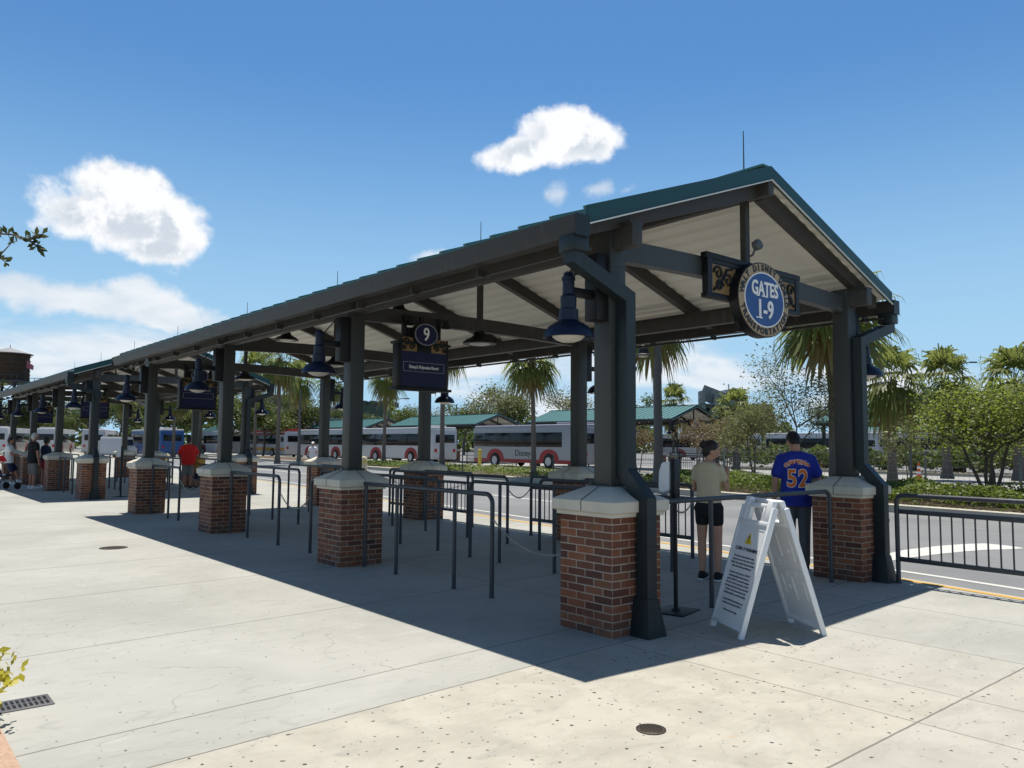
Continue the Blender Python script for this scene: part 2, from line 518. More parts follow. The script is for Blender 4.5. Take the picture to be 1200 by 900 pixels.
M['tyre'] = mat('tyre_rubber', (.02, .02, .02), .85)
M['rim'] = mat('wheel_rim', (.38, .38, .39), .35, metal=.5)
M['redlamp'] = mat('red_lens', (.4, .02, .02), .25)
M['skin'] = mat('skin', (.44, .235, .155), .55, var=.06, vscale=8)
M['skin2'] = mat('tanned_skin', (.36, .17, .105), .55, var=.06, vscale=8)
M['hairdark'] = mat('dark_brown_hair', (.020, .014, .011), .5, var=.3, vscale=40, bump=.5, bscale=90)
M['hairblack'] = mat('black_hair', (.010, .009, .009), .5, var=.3, vscale=40, bump=.5, bscale=90)
M['hairgrey'] = mat('white_hair', (.45, .43, .40), .7, var=.2, vscale=40)
M['cream'] = mat('cream_cotton', (.52, .44, .29), .9, var=.06, vscale=10, bump=.15, bscale=60)
M['blackcloth'] = mat('black_cloth', (.013, .013, .014), .9, var=.15, vscale=10, bump=.15)
M['jersey'] = mat('royal_blue_cloth', (.014, .030, .28), .8, var=.08, vscale=10, bump=.12, bscale=50)
M['orange'] = mat('orange_print', (.78, .16, .02), .7, var=.03)
M['jeans'] = mat('grey_denim', (.12, .13, .145), .9, var=.15, vscale=14, bump=.2)
M['shoes'] = mat('dark_shoe', (.03, .03, .035), .7, var=.1)
M['whiteshoe'] = mat('white_sole', (.7, .7, .68), .7)
M['redcloth'] = mat('red_cloth', (.55, .015, .012), .85, var=.08, vscale=10)
M['whitecloth'] = mat('white_cloth', (.68, .67, .65), .9, var=.05, vscale=10)
M['greycloth'] = mat('grey_cloth', (.17, .165, .16), .9, var=.1, vscale=10)
M['pinkcloth'] = mat('pink_cloth', (.42, .05, .09), .9, var=.1, vscale=10)
M['navycloth'] = mat('navy_cloth', (.02, .025, .06), .9, var=.1, vscale=10)
M['eye'] = mat('eye_white', (.7, .7, .68), .25, var=.02)
M['cone'] = mat('cone_orange', (.72, .11, .03), .5, var=.05)
M['galv'] = mat('galvanised_wire', (.26, .27, .27), .5, metal=.4, var=.15, vscale=10)
M['wood'] = mat('weathered_tank_wood', (.055, .034, .022), .9, var=.3, vscale=2, bump=.4)
M['tankroof'] = mat('tank_roof_metal', (.25, .24, .235), .5, var=.15)
M['darksteel'] = mat('dark_steel', (.03, .03, .035), .5)
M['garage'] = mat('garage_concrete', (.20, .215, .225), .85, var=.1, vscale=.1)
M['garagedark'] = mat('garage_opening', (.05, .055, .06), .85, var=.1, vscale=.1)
M['ivy'] = mat('green_screen_wall', (.075, .10, .075), .9, var=.35, vscale=.6)
M['palebuilding'] = mat('pale_render', (.42, .42, .42), .8, var=.06, vscale=.1)
M['flagcloth'] = mat('flag_cloth', (.30, .10, .12), .8, var=.2, vscale=2)
M['bollard'] = mat('cream_bollard', (.62, .52, .33), .7, var=.1)
M['bollardy'] = mat('yellow_bollard', (.62, .46, .06), .6, var=.1)
M['lamppost'] = mat('street_lamp_paint', (.085, .078, .072), .6, var=.2, vscale=3)
M['pole'] = mat('lamp_pole_paint', (.075, .085, .09), .5)

# ------------------------------------------------------------------ mesh builder


class MB:
    def __init__(self):
        self.bm = bmesh.new()

    def faces_from(self, verts, quads, smooth=False):
        vs = [self.bm.verts.new(v) for v in verts]
        fs = []
        for q in quads:
            try:
                f = self.bm.faces.new([vs[i] for i in q])
                f.smooth = smooth
                fs.append(f)
            except ValueError:
                pass
        return vs, fs

    def box(self, c, s, rot=None, bevel=0.0):
        hx, hy, hz = s[0]/2, s[1]/2, s[2]/2
        P = [Vector((x, y, z)) for x in (-hx, hx) for y in (-hy, hy) for z in (-hz, hz)]
        if rot is not None:
            P = [rot @ p for p in P]
        P = [p + Vector(c) for p in P]
        vs, fs = self.faces_from(P, [(0, 1, 3, 2), (4, 6, 7, 5), (0, 4, 5, 1), (2, 3, 7, 6), (0, 2, 6, 4), (1, 5, 7, 3)])
        if bevel:
            es = list({e for f in fs for e in f.edges})
            bmesh.ops.bevel(self.bm, geom=es, offset=bevel, segments=2, affect='EDGES', profile=.5)
        return self

    def bb(self, x0, x1, y0, y1, z0, z1, bevel=0.0):
        return self.box(((x0+x1)/2, (y0+y1)/2, (z0+z1)/2), (abs(x1-x0), abs(y1-y0), abs(z1-z0)), bevel=bevel)

    def bar(self, p0, p1, w, h, upv=(0, 0, 1), bevel=0.0):
        """rectangular bar from p0 to p1, w across, h along upv"""
        p0, p1 = Vector(p0), Vector(p1)
        d = p1-p0
        L = d.length
        d.normalize()
        u = Vector(upv)
        s = d.cross(u)
        if s.length < 1e-4:
            s = d.cross(Vector((1, 0, 0)))
        s.normalize()
        u = s.cross(d)
        rot = Matrix((d, s, u)).transposed()
        return self.box((p0+p1)/2, (L, w, h), rot, bevel)

    def tube(self, pts, r, n=10, cap=True):
        pts = [Vector(p) for p in pts]
        rs = r if isinstance(r, (list, tuple)) else [r]*len(pts)
        rings = []
        prev = None
        for i, p in enumerate(pts):
            if i == 0:
                t = pts[1]-p
            elif i == len(pts)-1:
                t = p-pts[i-1]
            else:
                t = (pts[i+1]-p).normalized() + (p-pts[i-1]).normalized()
            t.normalize()
            if prev is None:
                a = t.orthogonal().normalized()
            else:
                a = prev - t*prev.dot(t)
                if a.length < 1e-5:
                    a = t.orthogonal()
                a.normalize()
            prev = a
            b = t.cross(a)
            rings.append([self.bm.verts.new(p + (a*math.cos(2*PI*k/n) + b*math.sin(2*PI*k/n))*rs[i]) for k in range(n)])
        for i in range(len(rings)-1):
            for k in range(n):
                f = self.bm.faces.new((rings[i][k], rings[i][(k+1) % n], rings[i+1][(k+1) % n], rings[i+1][k]))
                f.smooth = True
        if cap:
            self.bm.faces.new(rings[0][::-1])
            self.bm.faces.new(rings[-1])
        return self

    def lathe(self, prof, c=(0, 0, 0), n=20, sx=1.0, sy=1.0, rot=None):
        c = Vector(c)
        rings = []
        for r, z in prof:
            ring = []
            for k in range(n):
                a = 2*PI*k/n
                v = Vector((r*sx*math.cos(a), r*sy*math.sin(a), z))
                if rot is not None:
                    v = rot @ v
                ring.append(self.bm.verts.new(v+c))
            rings.append(ring)
        for i in range(len(rings)-1):
            for k in range(n):
                f = self.bm.faces.new((rings[i][k], rings[i][(k+1) % n], rings[i+1][(k+1) % n], rings[i+1][k]))
                f.smooth = True
        self.bm.faces.new(rings[0][::-1])
        self.bm.faces.new(rings[-1])
        return self

    def ellipsoid(self, c, r, n=12, m=8, rot=None):
        prof = [(max(.02, math.sin(PI*i/m)), -math.cos(PI*i/m)) for i in range(m+1)]
        S = Matrix.Diagonal(Vector(r))
        return self.lathe(prof, c, n, rot=(rot @ S) if rot is not None else S)

    def prism(self, poly, z0, z1):
        n = len(poly)
        a = [self.bm.verts.new((x, y, z0)) for x, y in poly]
        b = [self.bm.verts.new((x, y, z1)) for x, y in poly]
        for i in range(n):
            self.bm.faces.new((a[i], a[(i+1) % n], b[(i+1) % n], b[i]))
        self.bm.faces.new(a[::-1])
        self.bm.faces.new(b)
        return self

    def extrude_profile(self, poly, fn, t0, t1, smooth=False):
        """closed 2-D polygon swept between t0 and t1; fn(u, v, t) -> point"""
        n = len(poly)
        a = [self.bm.verts.new(fn(u, v, t0)) for u, v in poly]
        b = [self.bm.verts.new(fn(u, v, t1)) for u, v in poly]
        for i in range(n):
            f = self.bm.faces.new((a[i], a[(i+1) % n], b[(i+1) % n], b[i]))
            f.smooth = smooth
        self.bm.faces.new(a[::-1])
        self.bm.faces.new(b)
        return self

    def quad(self, a, b, c, d):
        self.bm.faces.new([self.bm.verts.new(Vector(p)) for p in (a, b, c, d)])
        return self

    def poly(self, pts):
        self.bm.faces.new([self.bm.verts.new(Vector(p)) for p in pts])
        return self

    def mesh(self, name, uv=False, fix=True, sharp=True):
        bm = self.bm
        if fix:
            bmesh.ops.recalc_face_normals(bm, faces=bm.faces[:])
        if uv:
            L = bm.loops.layers.uv.new("UVMap")
            for f in bm.faces:
                n = f.normal
                for lp in f.loops:
                    co = lp.vert.co
                    if abs(n.z) > .7:
                        lp[L].uv = (co.x, co.y)
                    elif abs(n.x) > abs(n.y):
                        lp[L].uv = (co.y+.10, co.z)
                    else:
                        lp[L].uv = (co.x+.0, co.z)
        me = bpy.data.meshes.new(name)
        bm.to_mesh(me)
        bm.free()
        if sharp:
            for p in me.polygons:
                p.use_smooth = True
            me.set_sharp_from_angle(angle=R(35))
        return me

    def build(self, name, material, parent=None, loc=None, uv=False, fix=True, sharp=True):
        me = self.mesh(name, uv, fix, sharp)
        return link(name, me, material, parent, loc)


def link(name, me, material, parent=None, loc=None):
    if material is not None and not me.materials:
        me.materials.append(material)
    o = bpy.data.objects.new(name, me)
    COL.objects.link(o)
    if parent is not None:
        o.parent = parent
    if loc is not None:
        o.location = loc
    return o


def tag(o, label=None, cat=None, group=None, kind=None):
    if label:
        o['label'] = label
    if cat:
        o['category'] = cat
    if group:
        o['group'] = group
    if kind:
        o['kind'] = kind
    return o


def thing(name, label, cat, loc=(0, 0, 0), rz=0.0, group=None):
    o = bpy.data.objects.new(name, None)
    o.empty_display_size = .2
    COL.objects.link(o)
    o.location = loc
    o.rotation_euler = (0, 0, rz)
    return tag(o, label, cat, group)


def copy_tree(o, parent=None, skip=()):
    c = o.copy()
    COL.objects.link(c)
    c.parent = parent
    for ch in o.children:
        if ch.name.split('.')[0] in skip:
            continue
        copy_tree(ch, c, skip)
    return c


def dup(o, loc, rz, label, group=None, skip=()):
    c = copy_tree(o, None, skip)
    c.location = loc
    c.rotation_euler = (0, 0, rz)
    c['label'] = label
    if group:
        c['group'] = group
    return c


def spot(px, depth, z=0.0):
    """ground point seen in picture column px at the given depth"""
    h = Vector((-math.sin(YAW), math.cos(YAW), 0))
    r_ = Vector((math.cos(YAW), math.sin(YAW), 0))
    p = CAM + h*depth + r_*((px-600)/F_PX*depth)
    return Vector((p.x, p.y, z))


_dg = None


def text_mesh(s, size, ex=.004, off=0.0, align='CENTER', space=1.0):
    cu = bpy.data.curves.new("t", 'FONT')
    cu.body = s
    cu.size = size
    cu.extrude = ex
    cu.offset = off
    cu.align_x = align
    cu.align_y = 'CENTER'
    cu.space_line = space
    cu.resolution_u = 3
    o = bpy.data.objects.new("t", cu)
    COL.objects.link(o)
    bpy.context.view_layer.update()
    dg = bpy.context.evaluated_depsgraph_get()
    me = bpy.data.meshes.new_from_object(o.evaluated_get(dg))
    bpy.data.objects.remove(o)
    bpy.data.curves.remove(cu)
    return me


def add_mesh(mb, me, mtx):
    """append mesh data into a builder through a matrix"""
    vs = [mb.bm.verts.new(mtx @ v.co) for v in me.vertices]
    for p in me.polygons:
        try:
            mb.bm.faces.new([vs[i] for i in p.vertices])
        except ValueError:
            pass
    bpy.data.meshes.remove(me)


def FACE_MY():
    """text plane facing -Y: x->x, y->z, normal -> -Y"""
    return Matrix(((1, 0, 0, 0), (0, 0, -1, 0), (0, 1, 0, 0), (0, 0, 0, 1)))


exec_after = []

# ------------------------------------------------------------------ ground


def interp(tab, t):
    for (a, va), (b, vb) in zip(tab, tab[1:]):
        if a <= t <= b:
            return va + (vb-va)*(t-a)/(b-a)
    return tab[0][1] if t < tab[0][0] else tab[-1][1]


XY_TAB = [(-30, -1.2), (-12, 2.3), (-5, 3.85), (-1.5, 4.56), (-.2, 4.80), (1.2, 5.0), (4, 5.3), (9, 5.85), (14, 6.5), (40, 9.9), (160, 25)]
YS = [-30, -20, -12, -8, -5, -3, -1.5, -.2, 1.2, 2.5, 4, 6.5, 9, 11.5, 14, 20, 30, 40, 60, 90, 120, 160]


def x_yel(y):
    return interp(XY_TAB, y)


def x_med(y):
    return 15.0 + .14*y


def ribbon(f0, f1, z, ys=None):
    b = MB()
    ys = ys or YS
    for a, c in zip(ys, ys[1:]):
        b.quad((f0(a), a, z), (f1(a), a, z), (f1(c), c, z), (f0(c), c, z))
    bmesh.ops.remove_doubles(b.bm, verts=b.bm.verts[:], dist=1e-4)
    return b


RZ = -.10
g = MB()
g.quad((-2500, -2500, -.2), (2500, -2500, -.2), (2500, 2500, -.2), (-2500, 2500, -.2))
tag(g.build('ground', M['earth']), 'flat green brown ground reaching the horizon', None, kind='structure')
pz = MB()
edge = [(x_yel(y)+.10, y) for y in YS]
pz.prism([(-70, -30)] + edge + [(-70, 160)], -.25, 0)
tag(pz.build('plaza', M['plaza'], sharp=False), 'pale jointed concrete plaza under the bus shelters', None, kind='structure')
tag(ribbon(lambda y: x_yel(y)+.10, lambda y: x_yel(y)+.20, .0-.012).build('kerb', M['kerb']), 'concrete kerb edge of the plaza', None, kind='structure')
rd = MB()
rd.quad((-40, -120, RZ), (150, -120, RZ), (150, 260, RZ), (-40, 260, RZ))
tag(rd.build('road', M['asphalt'], sharp=False), 'grey asphalt bus road beside the shelters', None, kind='structure')
bw = MB()
bw.quad((20.0, -60, RZ+.004), (44, -60, RZ+.004), (44, 200, RZ+.004), (36, 200, RZ+.004))
tag(bw.build('busway', M['busway'], sharp=False), 'light concrete busway beyond the median', None, kind='structure')
tag(ribbon(lambda y: x_yel(y)-.05, lambda y: x_yel(y)+.05, .004).build('kerb_line', M['yellow']), 'yellow line painted along the plaza edge', None, kind='structure')
tag(ribbon(lambda y: x_yel(y)+1.16, lambda y: x_yel(y)+1.28, RZ+.004).build('edge_line', M['whitepaint']), 'white line along the road edge', None, kind='structure')
# second thin lane line and the wide curved marking seen through the pickets
ln = MB()
for a, c in zip(YS, YS[1:]):
    if a >= 9:
        f0 = lambda y: x_yel(y)+4.6
        f1 = lambda y: x_yel(y)+4.75
        ln.quad((f0(a), a, RZ+.004), (f1(a), a, RZ+.004), (f1(c), c, RZ+.004), (f0(c), c, RZ+.004))


def ground_px(x, y, z=RZ):
    d = dir_px(x, y)
    t = (z-CAM.z)/d.z
    return CAM + d*t


top_ = [(1036, 650), (1060, 644.5), (1100, 640), (1130, 637.7), (1155, 637), (1180, 639.5), (1197, 642)]
bot_ = [(1036, 659), (1060, 654.5), (1100, 649.5), (1130, 646.5), (1155, 644.5), (1180, 644), (1199, 643)]
tp = [ground_px(*p) for p in top_]
bt = [ground_px(*p) for p in bot_]
for i in range(len(tp)-1):
    ln.quad(*[(p.x, p.y, RZ+.004) for p in (bt[i], bt[i+1], tp[i+1], tp[i])])
tag(ln.build('road_marking', M['whitepaint']), 'white curved marking painted on the asphalt', None, kind='structure')
# planted median: kerb and soil
MYS = [-40, -20, -8, 0, 6, 12, 18, 24, 30, 40, 60, 80]
kb = MB()
poly = [(x_med(y), y) for y in MYS] + [(x_med(y)+5.0, y) for y in reversed(MYS)]
kb.prism(poly, -.19, .09)
tag(kb.build('median_kerb', M['kerb'], sharp=False), 'pale concrete kerb round the planted median', None, kind='structure')
tag(ribbon(lambda y: x_med(y)+.50, lambda y: x_med(y)+4.75, .096, MYS).build('median_soil', M['soil']), 'brown soil of the planted median', None, kind='structure')
kb = MB()
kb.prism([(45.0, -60), (49.5, -60), (49.5, 31), (45.0, 31)], -.19, .05)
tag(kb.build('far_median', M['kerb'], sharp=False), 'kerbed planting strip beyond the busway', None, kind='structure')
# planting bed at the left edge of the plaza
bd = MB()
bd.poly([(-4.035, .05, .004), (-4.035, .93, .004), (-4.06, 2.6, .004), (-7.5, 2.6, .004), (-7.5, -2.0, .004), (-4.6, -2.0, .004)])
tag(bd.build('mulch_bed', M['mulch'], sharp=False), 'pinkish mulch bed at the plaza edge', None, kind='structure')

# manhole covers and drain grate


def manhole(p, r, label):
    b = MB()
    b.lathe([(r, 0.001), (r, .005), (r*.93, .007), (r*.9, .004), (r*.86, .006), (.01, .006)], n=28)
    for i in range(-4, 5):
        for k in range(-4, 5):
            if math.hypot(i, k) < 4.2:
                b.box((i*r*.19, k*r*.19, .007), (r*.09, r*.09, .004))
    o = b.build('manhole_cover', M['iron'], None, p)
    tag(o, label, 'manhole cover', 'round covers set in the plaza')


manhole((-1.31, -1.49, 0), .082, 'small rusty round cover in the tan slab')
manhole((-1.72, 8.2, 0), .19, 'dark round cover in the grey slabs further back')
dg_ = thing('drain_grate', 'grey slotted drain grate set in the plaza by the planting bed', 'drain', (-3.87, 1.10, 0))
b = MB()
b.bb(-.14, .14, -.115, .115, .001, .006, bevel=.002)
b.build('frame', M['grate'], dg_)
b = MB()
for r_ in (-.045, .045):
    for k in range(-4, 5):
        b.bb(k*.028-.008, k*.028+.008, r_-.034, r_+.034, .0065, .0075)
b.build('slots', M['hole'], dg_)
lf = MB()
lf.faces_from([(-.03, 0, .004), (0, -.012, .012), (.035, .002, .006), (0, .014, .010)], [(0, 1, 2, 3)])
tag(lf.build('dry_leaf', M['deadfrond'], None, (-1.87, -2.33, 0)), 'dry brown leaf lying on the tan slab', 'leaf')

# ------------------------------------------------------------------ bus shelter
W, BAY = .60, 4.572
FX = 4.18
RX = 2.39
LEN = 3*BAY + W
NC = 4
CX = (.30, 4.48)
CY = [.30 + BAY*k for k in range(NC)]
SL = .357
ZR = 4.41


def ztop(x):
    return ZR - SL*abs(x-RX)


EX0, EX1 = -.27, 5.05


def square_tube(b, path, w):
    """square pipe mitred at each bend"""
    path = [Vector(p) for p in path]
    h = w/2
    cur = [path[0] + Vector((sx*h, sy*h, 0)) for sx, sy in ((-1, -1), (1, -1), (1, 1), (-1, 1))]
    rings = [cur]
    for i in range(1, len(path)):
        d = (path[i]-path[i-1]).normalized()
        n = d if i == len(path)-1 else (d + (path[i+1]-path[i]).normalized()).normalized()
        cur = [c + d*((path[i]-c).dot(n)/d.dot(n)) for c in cur]
        rings.append(cur)
    V = [v for r_ in rings for v in r_]
    F = [(3, 2, 1, 0), tuple(len(V)-4+k for k in range(4))]
    for i in range(len(rings)-1):
        for k in range(4):
            F.append((i*4+k, i*4+(k+1) % 4, i*4+4+(k+1) % 4, i*4+4+k))
    b.faces_from(V, F)


def make_shelter(label):
    s = thing('bus_shelter', label, 'shelter', (0, 0, 0), 0, 'teal roofed bus shelters')
    # piers and columns
    for xi, x0 in enumerate((0.0, FX)):
        for k in range(NC):
            y0 = BAY*k
            b = MB()
            b.bb(x0, x0+W, y0, y0+W, 0, .967)
            pier = b.build('pier', M['brick'], s, uv=True)
            b = MB()
            o = .055
            a0, a1, b0, b1 = x0-o, x0+W+o, y0-o, y0+W+o
            cx, cy = x0+W/2, y0+W/2
            q = .135
            i = .03
            V = []
            for (e, z) in ((i, .958), (i, .985), (0, 1.0), (0, 1.083), (.012, 1.092)):
                V += [(a0+e, b0+e, z), (a1-e, b0+e, z), (a1-e, b1-e, z), (a0+e, b1-e, z)]
            V += [(cx-q, cy-q, 1.195), (cx+q, cy-q, 1.195), (cx+q, cy+q, 1.195), (cx-q, cy+q, 1.195)]
            F = []
            for r_ in range(5):
                for c in range(4):
                    F.append((r_*4+c, r_*4+(c+1) % 4, r_*4+4+(c+1) % 4, r_*4+4+c))
            F += [(3, 2, 1, 0), (20, 21, 22, 23)]
            b.faces_from(V, F)
            cap = b.build('cap', M['cap'], pier)
            # joints between the four cap stones
            b = MB()
            for (dx, dy) in ((1, 0), (-1, 0), (0, 1), (0, -1)):
                ex = W/2+o+.0015
                for (r0, z0, r1, z1) in ((ex, 1.0, ex, 1.086), (ex-.003, 1.092, q, 1.1975)):
                    p0 = (cx+dx*r0, cy+dy*r0, z0)
                    p1 = (cx+dx*r1, cy+dy*r1, z1)
                    b.bar(p0, p1, .006, .003, upv=(dx, dy, .01) if r0 == r1 else (0, 0, 1))
            b.build('joint', M['ink'], cap)
            b = MB()
            b.bb(cx-.10, cx+.10, cy-.10, cy+.10, 1.19, 3.46, bevel=.012)
            b.bb(cx-.132, cx+.132, cy-.132, cy+.132, 1.188, 1.206, bevel=.003)
            for sx in (-1, 1):
                for sy in (-1, 1):
                    b.lathe([(.014, 1.205), (.014, 1.222), (.008, 1.226)], (cx+sx*.116, cy+sy*.116, 0), n=6)
            b.bb(cx-.104, cx+.104, cy-.104, cy+.104, 3.10, 3.112)
            b.build('column', M['steel'], s)
    # eave beams along the columns
    for cx in CX:
        b = MB()
        b.bb(cx-.065, cx+.065, -.02, LEN+.02, 3.245, 3.45, bevel=.006)
        b.bb(cx-.085, cx+.085, -.015, LEN+.015, 3.436, 3.455)
        b.build('eave_beam', M['beam'], s)
    # tie beams, slightly arched, with king posts
    for k, y in enumerate(CY):
        b = MB()
        n = 12
        up_, dn_ = [], []
        for i in range(n+1):
            t = i/n
            x = CX[0]+.1 + (CX[1]-CX[0]-.2)*t
            arch = .045*math.sin(PI*t)
            up_.append((x, 3.37+arch))
            dn_.append((x, 3.175+arch))
        b.extrude_profile(up_ + dn_[::-1], lambda u, v, t: (u, t, v), y-.055, y+.055)
        b.build('tie_beam', M['steel'] if k in (0, 3) else M['beam'], s)
        b = MB()
        b.bb(RX-.035, RX+.035, y-.035, y+.035, 3.30, 4.30)
        b.build('king_post', M['beam'], s)
        b = MB()
        b.tube([(RX, y, ZR-.02), (RX, y, ZR+.50)], [.008, .005], n=6)
        b.lathe([(.03, 0), (.03, .03), (.012, .05)], (RX, y, ZR-.005), n=10)
        b.build('lightning_rod', M['darksteel'], s)
    # rafters at the trusses and midway
    hd = .19
    ry = []
    for k in range(NC-1):
        ry += [CY[k] if k else .16, CY[k]+BAY/2]
    ry.append(LEN-.16)
    for y in ry:
        for sgn in (-1, 1):
            xe = EX0+.10 if sgn < 0 else EX1-.10
            z0, z1 = ztop(xe)-.085, ztop(RX)-.085
            b = MB()
            b.extrude_profile([(xe, z0), (RX+sgn*.045, z1-SL*.045), (RX+sgn*.045, z1-SL*.045-hd), (xe, z0-hd*.7)],
                              lambda u, v, t: (u, t, v), y-.05, y+.05)
            b.build('rafter', M['beam'], s)
    b = MB()
    b.bb(RX-.05, RX+.05, -.02, LEN+.02, ZR-.28, ZR-.09, bevel=.004)
    b.build('ridge_beam', M['beam'], s)
    # roof sheet with standing seams; cream ribbed deck beneath
    b = MB()
    t = .055
    for sgn, xe in ((-1, EX0-.02), (1, EX1+.02)):
        ze = ztop(xe)
        b.extrude_profile([(RX, ZR), (xe, ze), (xe, ze-t), (RX, ZR-t)], lambda u, v, q: (u, q, v), .0, LEN)
        ns = 35
        for i in range(ns+1):
            y = .02 + (LEN-.04)*i/ns
            b.bar((xe, y, ze+.012), (RX, y, ZR+.012), .045, .030)
    b.bar((RX, .01, ZR+.03), (RX, LEN-.01, ZR+.03), .20, .022)
    b.build('roof', M['roofing'], s)
    b = MB()
    for sgn, xe in ((-1, EX0+.02), (1, EX1-.02)):
        prof = []
        L = abs(xe-RX)
        n = 14
        for i in range(n):
            for (fr, dz) in ((0, 0), (.36, 0), (.44, .03), (.92, .03)):
                d_ = L*(i+fr)/n + .002
                x = RX + sgn*d_
                prof.append((x, ztop(x)-.086+dz))
        x = RX+sgn*L
        prof.append((x, ztop(x)-.086))
        prof.append((x, ztop(x)-.0555))
        prof.append((RX+sgn*.002, ZR-.0565))
        b.extrude_profile(prof, lambda u, v, q: (u, q, v), .035, LEN-.035)
    b.build('soffit', M['soffit'], s)
    # teal barge boards on both gables, with a pale drip edge
    for y0, y1 in ((-.025, .0), (LEN, LEN+.025)):
        b = MB()
        P = [(EX0-.03, ztop(EX0-.03)+.02), (RX, ZR+.03), (EX1+.03, ztop(EX1+.03)+.02)]
        Q = [(x, z-.155) for x, z in P]
        b.extrude_profile([P[0], P[1], Q[1], Q[0]], lambda u, v, q: (u, q, v), y0, y1)
        b.extrude_profile([P[1], P[2], Q[2], Q[1]], lambda u, v, q: (u, q, v), y0, y1)
        bb_ = b.build('barge_board', M['teal'], s)
        b = MB()
        yo = y0-.006 if y0 < 1 else y1+.006
        for i in (0, 1):
            b.bar((Q[i][0], yo, Q[i][1]+.004), (Q[i+1][0], yo, Q[i+1][1]+.004), .014, .012)
        b.build('drip_edge', M['drip'], bb_)
    # box gutters with brackets
    for sgn, xe in ((-1, EX0), (1, EX1)):
        b = MB()
        z1 = ztop(xe)-.085
        o0, o1 = xe+sgn*.03, xe+sgn*.17
        prof = [(o0, z1), (o0, z1-.17), (o1-sgn*.02, z1-.17), (o1, z1-.09), (o1+sgn*.012, z1), (o1-sgn*.006, z1), (o1-sgn*.016, z1-.09), (o1-sgn*.03, z1-.155), (o0+sgn*.012, z1-.155), (o0+sgn*.012, z1)]
        b.extrude_profile(prof, lambda u, v, q: (u, q, v), -.04, LEN+.04)
        gt_ = b.build('gutter', M['gutter'], s)
        for y in (-.036, LEN+.036):
            b = MB()
            b.bb(min(o0, o1+sgn*.014), max(o0, o1+sgn*.014), y-.006, y+.006, z1-.172, z1+.002)
            b.build('end_cap', M['downspout'], gt_)
        b = MB()
        b.tube([(o0-sgn*.10, .05, z1-.235), (o0-sgn*.10, LEN-.05, z1-.235)], .018, n=8)
        for i in range(13):
            y = .3 + (LEN-.6)*i/12
            b.bb(o0-sgn*.115, o0+sgn*.0, y-.012, y+.012, z1-.25, z1-.18)
        b.build('conduit', M['gutter'], gt_)
    # square downspouts on the two end columns of the near gable
    for sgn, cx, xe in ((-1, CX[0], EX0), (1, CX[1], EX1)):
        gx = xe + sgn*.10
        px = cx + .02
        yc = cx*0 + CY[0]-.10-.068
        yp = -.085
        w = .118
        b = MB()
        b.bb(gx-.085, gx+.085, -.02, .16, 3.09, 3.22, bevel=.008)
        path = [(gx, .07, 3.12), (gx, .07, 3.04), (px, yc, 2.82), (px, yc, 1.33), (px, yp, 1.09), (px, yp, .26)]
        square_tube(b, path, w)
        # strap bands
        for z in (2.2, .70):
            yy = yc if z > 1.2 else yp
            b.bb(px-w/2-.004, px+w/2+.004, yy-w/2-.004, yy+w/2+.004, z-.02, z+.02)
        dsp = b.build('downspout', M['downspout'], s)
        b = MB()
        h0 = w/2+.008
        h1 = w/2+.055
        V = [(px-h0, yp-h0, .30), (px+h0, yp-h0, .30), (px+h0, -.001, .30), (px-h0, -.001, .30),
             (px-h1, yp-h1, .0), (px+h1, yp-h1, .0), (px+h1, -.001, .0), (px-h1, -.001, .0)]
        b.faces_from(V, [(0, 1, 2, 3), (7, 6, 5, 4), (0, 4, 5, 1), (1, 5, 6, 2), (2, 6, 7, 3), (3, 7, 4, 0)])
        b.build('boot', M['downspout'], dsp)
    return s


S1 = make_shelter('nearest bus shelter with cream ceiling, brick piers and round gates sign')
Y2 = 18.95
S2 = dup(S1, (0, Y2, 0), 0, 'second bus shelter in line behind the nearest one, at left')

ORD = ['first', 'second', 'third', 'fourth', 'fifth', 'sixth', 'seventh', 'eighth']
# ------------------------------------------------------------------ lamps on the columns


def make_wall_lamp(label, group):
    """origin on the column face, arm reaching along -X"""
    t = thing('column_lamp', label, 'lamp', (0, 0, 0), 0, group)
    b = MB()
    b.bb(-.14, 0.0, -.075, .075, -.22, .36, bevel=.008)
    b.build('mounting_box', M['black'], t)
    b = MB()
    b.bar((-.13, 0, .0), (-.41, 0, .0), .06, .075, bevel=.006)
    b.tube([(-.10, .0, .30), (-.16, .03, .34), (-.24, .02, .24), (-.37, .0, .10)], .008, n=6)
    b.build('arm', M['black'], t)
    sx = -.405
    b = MB()
    prof = [(.02, .165), (.04, .15), (.047, .12), (.058, .115), (.058, .09), (.05, .085), (.05, -.03), (.068, -.05), (.066, -.15), (.082, -.16), (.084, -.25),
            (.10, -.262), (.125, -.275), (.17, -.305), (.20, -.345), (.213, -.378), (.218, -.395), (.214, -.40), (.205, -.398), (.19, -.37), (.13, -.33), (.02, -.32)]
    b.lathe(prof[::-1], (sx, 0, 0), n=28)
    sh = b.build('shade', M['lampblue'], t)
    b = MB()
    b.lathe([(.01, -.436), (.06, -.43), (.105, -.412), (.135, -.388), (.136, -.34), (.01, -.335)], (sx, 0, 0), n=24)
    b.build('diffuser', M['diffuser'], sh)
    return t


